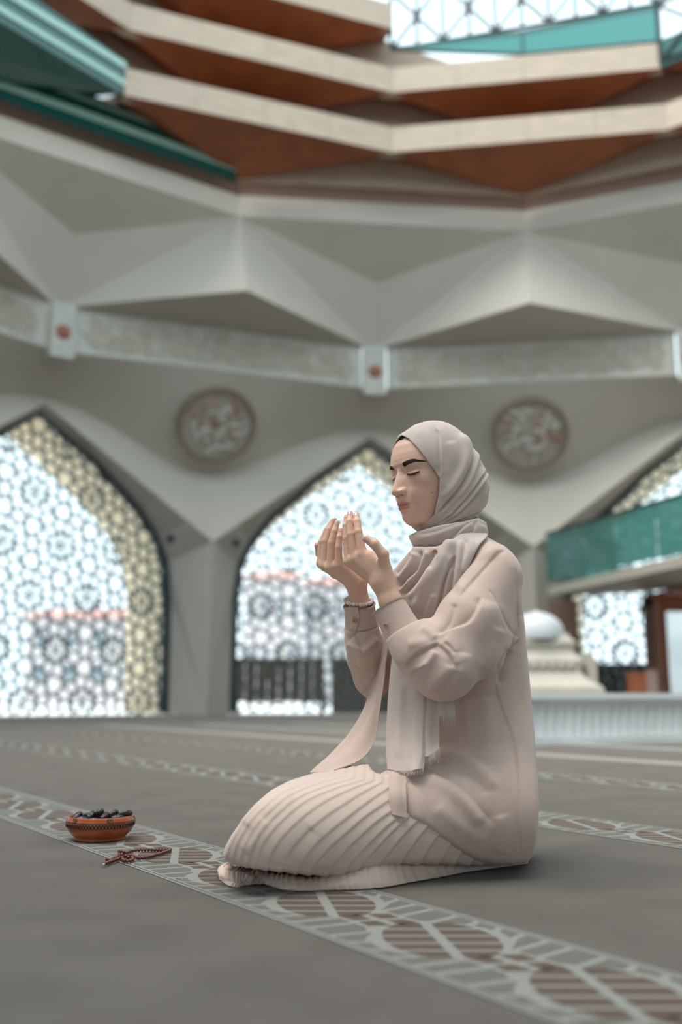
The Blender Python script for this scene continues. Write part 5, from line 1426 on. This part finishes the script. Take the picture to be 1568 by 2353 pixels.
# collar glimpse with its button
q = W(1000, 1268, 2.115); button(q, CAMP - q, tunic, np.array([0, 0, 1.0]))
def wob(a, n, ph=0.0):
    def f(nu, nv):
        u, v = np.meshgrid(np.linspace(0, 1, nu), np.linspace(0, 1, nv), indexing='ij'); return (a * np.sin(v * n + ph + u * .8) * np.clip(u * 3, .3, 1)).ravel()
    return f
def fringe(row, L, n, parent, seed, lean=0.0):
    rg = rnd(seed); P = catmull([W(*p) for p in row], n); mb = MB()
    for i, p in enumerate(P):
        l = L * rg.uniform(.6, 1.1); a = p + np.array([rg.uniform(-.002, .002), rg.uniform(-.002, .001), 0]); dx = rg.uniform(-.004, .004) + lean
        mb.tube([p + [0, 0, .002], a + [dx * .4, -.001, -l * .5], a + [dx, rg.uniform(-.002, .002), -l]], [.0009, .0008, .0005], 5)
    mb.build('fringe', M_scarf, parent)
T1 = [[(905, 1470, 2.175), (930, 1470, 2.150), (960, 1470, 2.135), (990, 1480, 2.13)], [(896, 1560, 2.165), (922, 1560, 2.14), (952, 1560, 2.12), (985, 1565, 2.115)], [(890, 1660, 2.155), (918, 1660, 2.125), (950, 1660, 2.105), (983, 1660, 2.10)],
      [(890, 1730, 2.125), (918, 1732, 2.085), (948, 1732, 2.06), (978, 1728, 2.06)], [(893, 1768, 2.10), (920, 1773, 2.055), (948, 1772, 2.03), (974, 1766, 2.035)]]
t1 = sheet('scarf_tail', T1, 60, 60, M_scarf, hijab, extra=wob(.004, 9), thick=.0014, strokes=[([(925, 1560), (922, 1650), (915, 1750)], 10, 4, 0), ([(955, 1600), (945, 1680), (940, 1760)], 8, -3, 0), ([(975, 1590), (972, 1680), (968, 1760)], 6, 3, 0)])
fringe(T1[-1], .012, 40, hijab, 3)
T2 = [[(975, 1560, 2.115), (990, 1560, 2.11), (1008, 1565, 2.11)], [(972, 1640, 2.11), (990, 1640, 2.10), (1010, 1640, 2.10)], [(972, 1700, 2.085), (990, 1702, 2.07), (1009, 1695, 2.07)], [(976, 1742, 2.06), (992, 1735, 2.045), (1010, 1722, 2.045)]]
sheet('scarf_tail', T2, 50, 30, M_scarf, hijab, extra=wob(.003, 6), thick=.0014)
fringe(T2[-1], .022, 20, hijab, 4, .001)
T3 = [[(1003, 1570, 2.11), (1020, 1572, 2.105), (1042, 1575, 2.105)], [(1006, 1610, 2.105), (1024, 1612, 2.10), (1044, 1612, 2.10)], [(1009, 1645, 2.10), (1027, 1650, 2.093), (1047, 1645, 2.094)]]
sheet('scarf_tail', T3, 40, 30, M_scarf, hijab, extra=wob(.003, 7), thick=.0014)
fringe(T3[-1], .022, 24, hijab, 5)
# far front panel of the tunic falling forward over the knees
P1 = [[(893, 1345, 2.30), (898, 1350, 2.28), (908, 1360, 2.26)], [(868, 1480, 2.31), (876, 1482, 2.27), (890, 1490, 2.24)], [(858, 1545, 2.30), (868, 1550, 2.255), (884, 1560, 2.23)], [(838, 1620, 2.28), (852, 1630, 2.23), (872, 1640, 2.215)],
      [(808, 1675, 2.26), (832, 1688, 2.20), (862, 1700, 2.19)], [(765, 1725, 2.23), (792, 1735, 2.165), (830, 1744, 2.15)], [(712, 1774, 2.18), (735, 1774, 2.12), (760, 1772, 2.10)]]
sheet('front_panel', P1, 90, 40, M_tunic, tunic, thick=.0022, strokes=[([(880, 1500), (868, 1570), (850, 1640), (810, 1700), (750, 1755)], 5, 5, 1), ([(872, 1490), (858, 1570), (836, 1645), (790, 1710), (730, 1765)], 4, -4, 0), ([(862, 1560), (842, 1640), (800, 1700)], 5, 3, 0)])
P2 = [[(742, 1768, 2.13), (775, 1757, 2.16), (805, 1757, 2.17)], [(755, 1772, 2.105), (785, 1765, 2.125), (815, 1775, 2.125)], [(772, 1774, 2.085), (805, 1780, 2.085), (838, 1792, 2.085)]]
sheet('front_flap', P2, 24, 36, M_tunic, tunic, thick=.003)
# near front edge of the tunic turned over at the lap
P3 = [[(894, 1784, 2.035), (912, 1783, 2.03), (933, 1783, 2.035)], [(894, 1825, 2.003), (912, 1826, 1.998), (934, 1828, 2.002)], [(896, 1870, 1.992), (914, 1874, 1.988), (936, 1880, 1.992)]]

sheet('front_placket', P3, 30, 16, M_tunic, tunic, thick=.003, strokes=[([(926, 1784), (926, 1830), (929, 1878)], 2.5, -1.0, 0)])

# ------------------------------------------------------------------ pearl bracelet on the far wrist
br_ = empty('bracelet', tuple(W(824, 1383, 2.236) - np.array(per.location)), parent=per)
bc, bt = W(824, 1380, 2.236), nrm(W(822, 1346, 2.225) - W(825, 1384, 2.235))
e1_ = nrm(np.array([1.0, 0, 0]) - bt * bt[0]); e2_ = np.cross(bt, e1_); e1_ = nrm(e1_ + bt * -.12)
if e2_[1] > 0: e2_ = -e2_
rg = rnd(21); mb0 = MB(); mb0.lathe([(.0001, -1)] + [(math.sin(a), -math.cos(a)) for a in np.linspace(.25, math.pi - .25, 9)] + [(.0001, 1)], (0, 0, 0), 14)
pm = []
for m_ in M_pearl:
    me = bpy.data.meshes.new('pearl'); me.from_pydata(mb0.V, [], mb0.F); me.materials.append(m_); me.polygons.foreach_set('use_smooth', [True] * len(me.polygons)); pm.append(me)
nb_ = 26; bl0 = np.array(parent_loc(br_))
for i in range(nb_):
    w = 2 * math.pi * i / nb_
    big = .0050 if -2.8 < math.atan2(math.sin(w), math.cos(w)) < 3.2 else .0035
    p = bc + .0305 * (math.cos(w) * e1_ + math.sin(w) * e2_ * .95) + np.array([0, 0, -.004 * math.sin(w)])
    o = bpy.data.objects.new('pearl', pm[i % 2 if i % 3 else 0]); o.location = p - bl0; k_ = big * rg.uniform(.8, 1.1); o.scale = (k_, k_, k_ * rg.uniform(.85, 1.1)); o.rotation_euler = (rg.random() * 3, rg.random() * 3, 0); link(o, parent=br_)
for i in range(5):
    w = -.25 + .12 * i; p = bc + .0315 * (math.cos(w) * e1_ + math.sin(w) * e2_ * .95)
    mb = MB(); mb.tube([p + .002 * (math.cos(a) * bt + math.sin(a) * nrm(np.cross(bt, p - bc))) for a in np.linspace(0, 6.28, 10)], .0006, 5); mb.build('clasp_link', M_silver, br_)
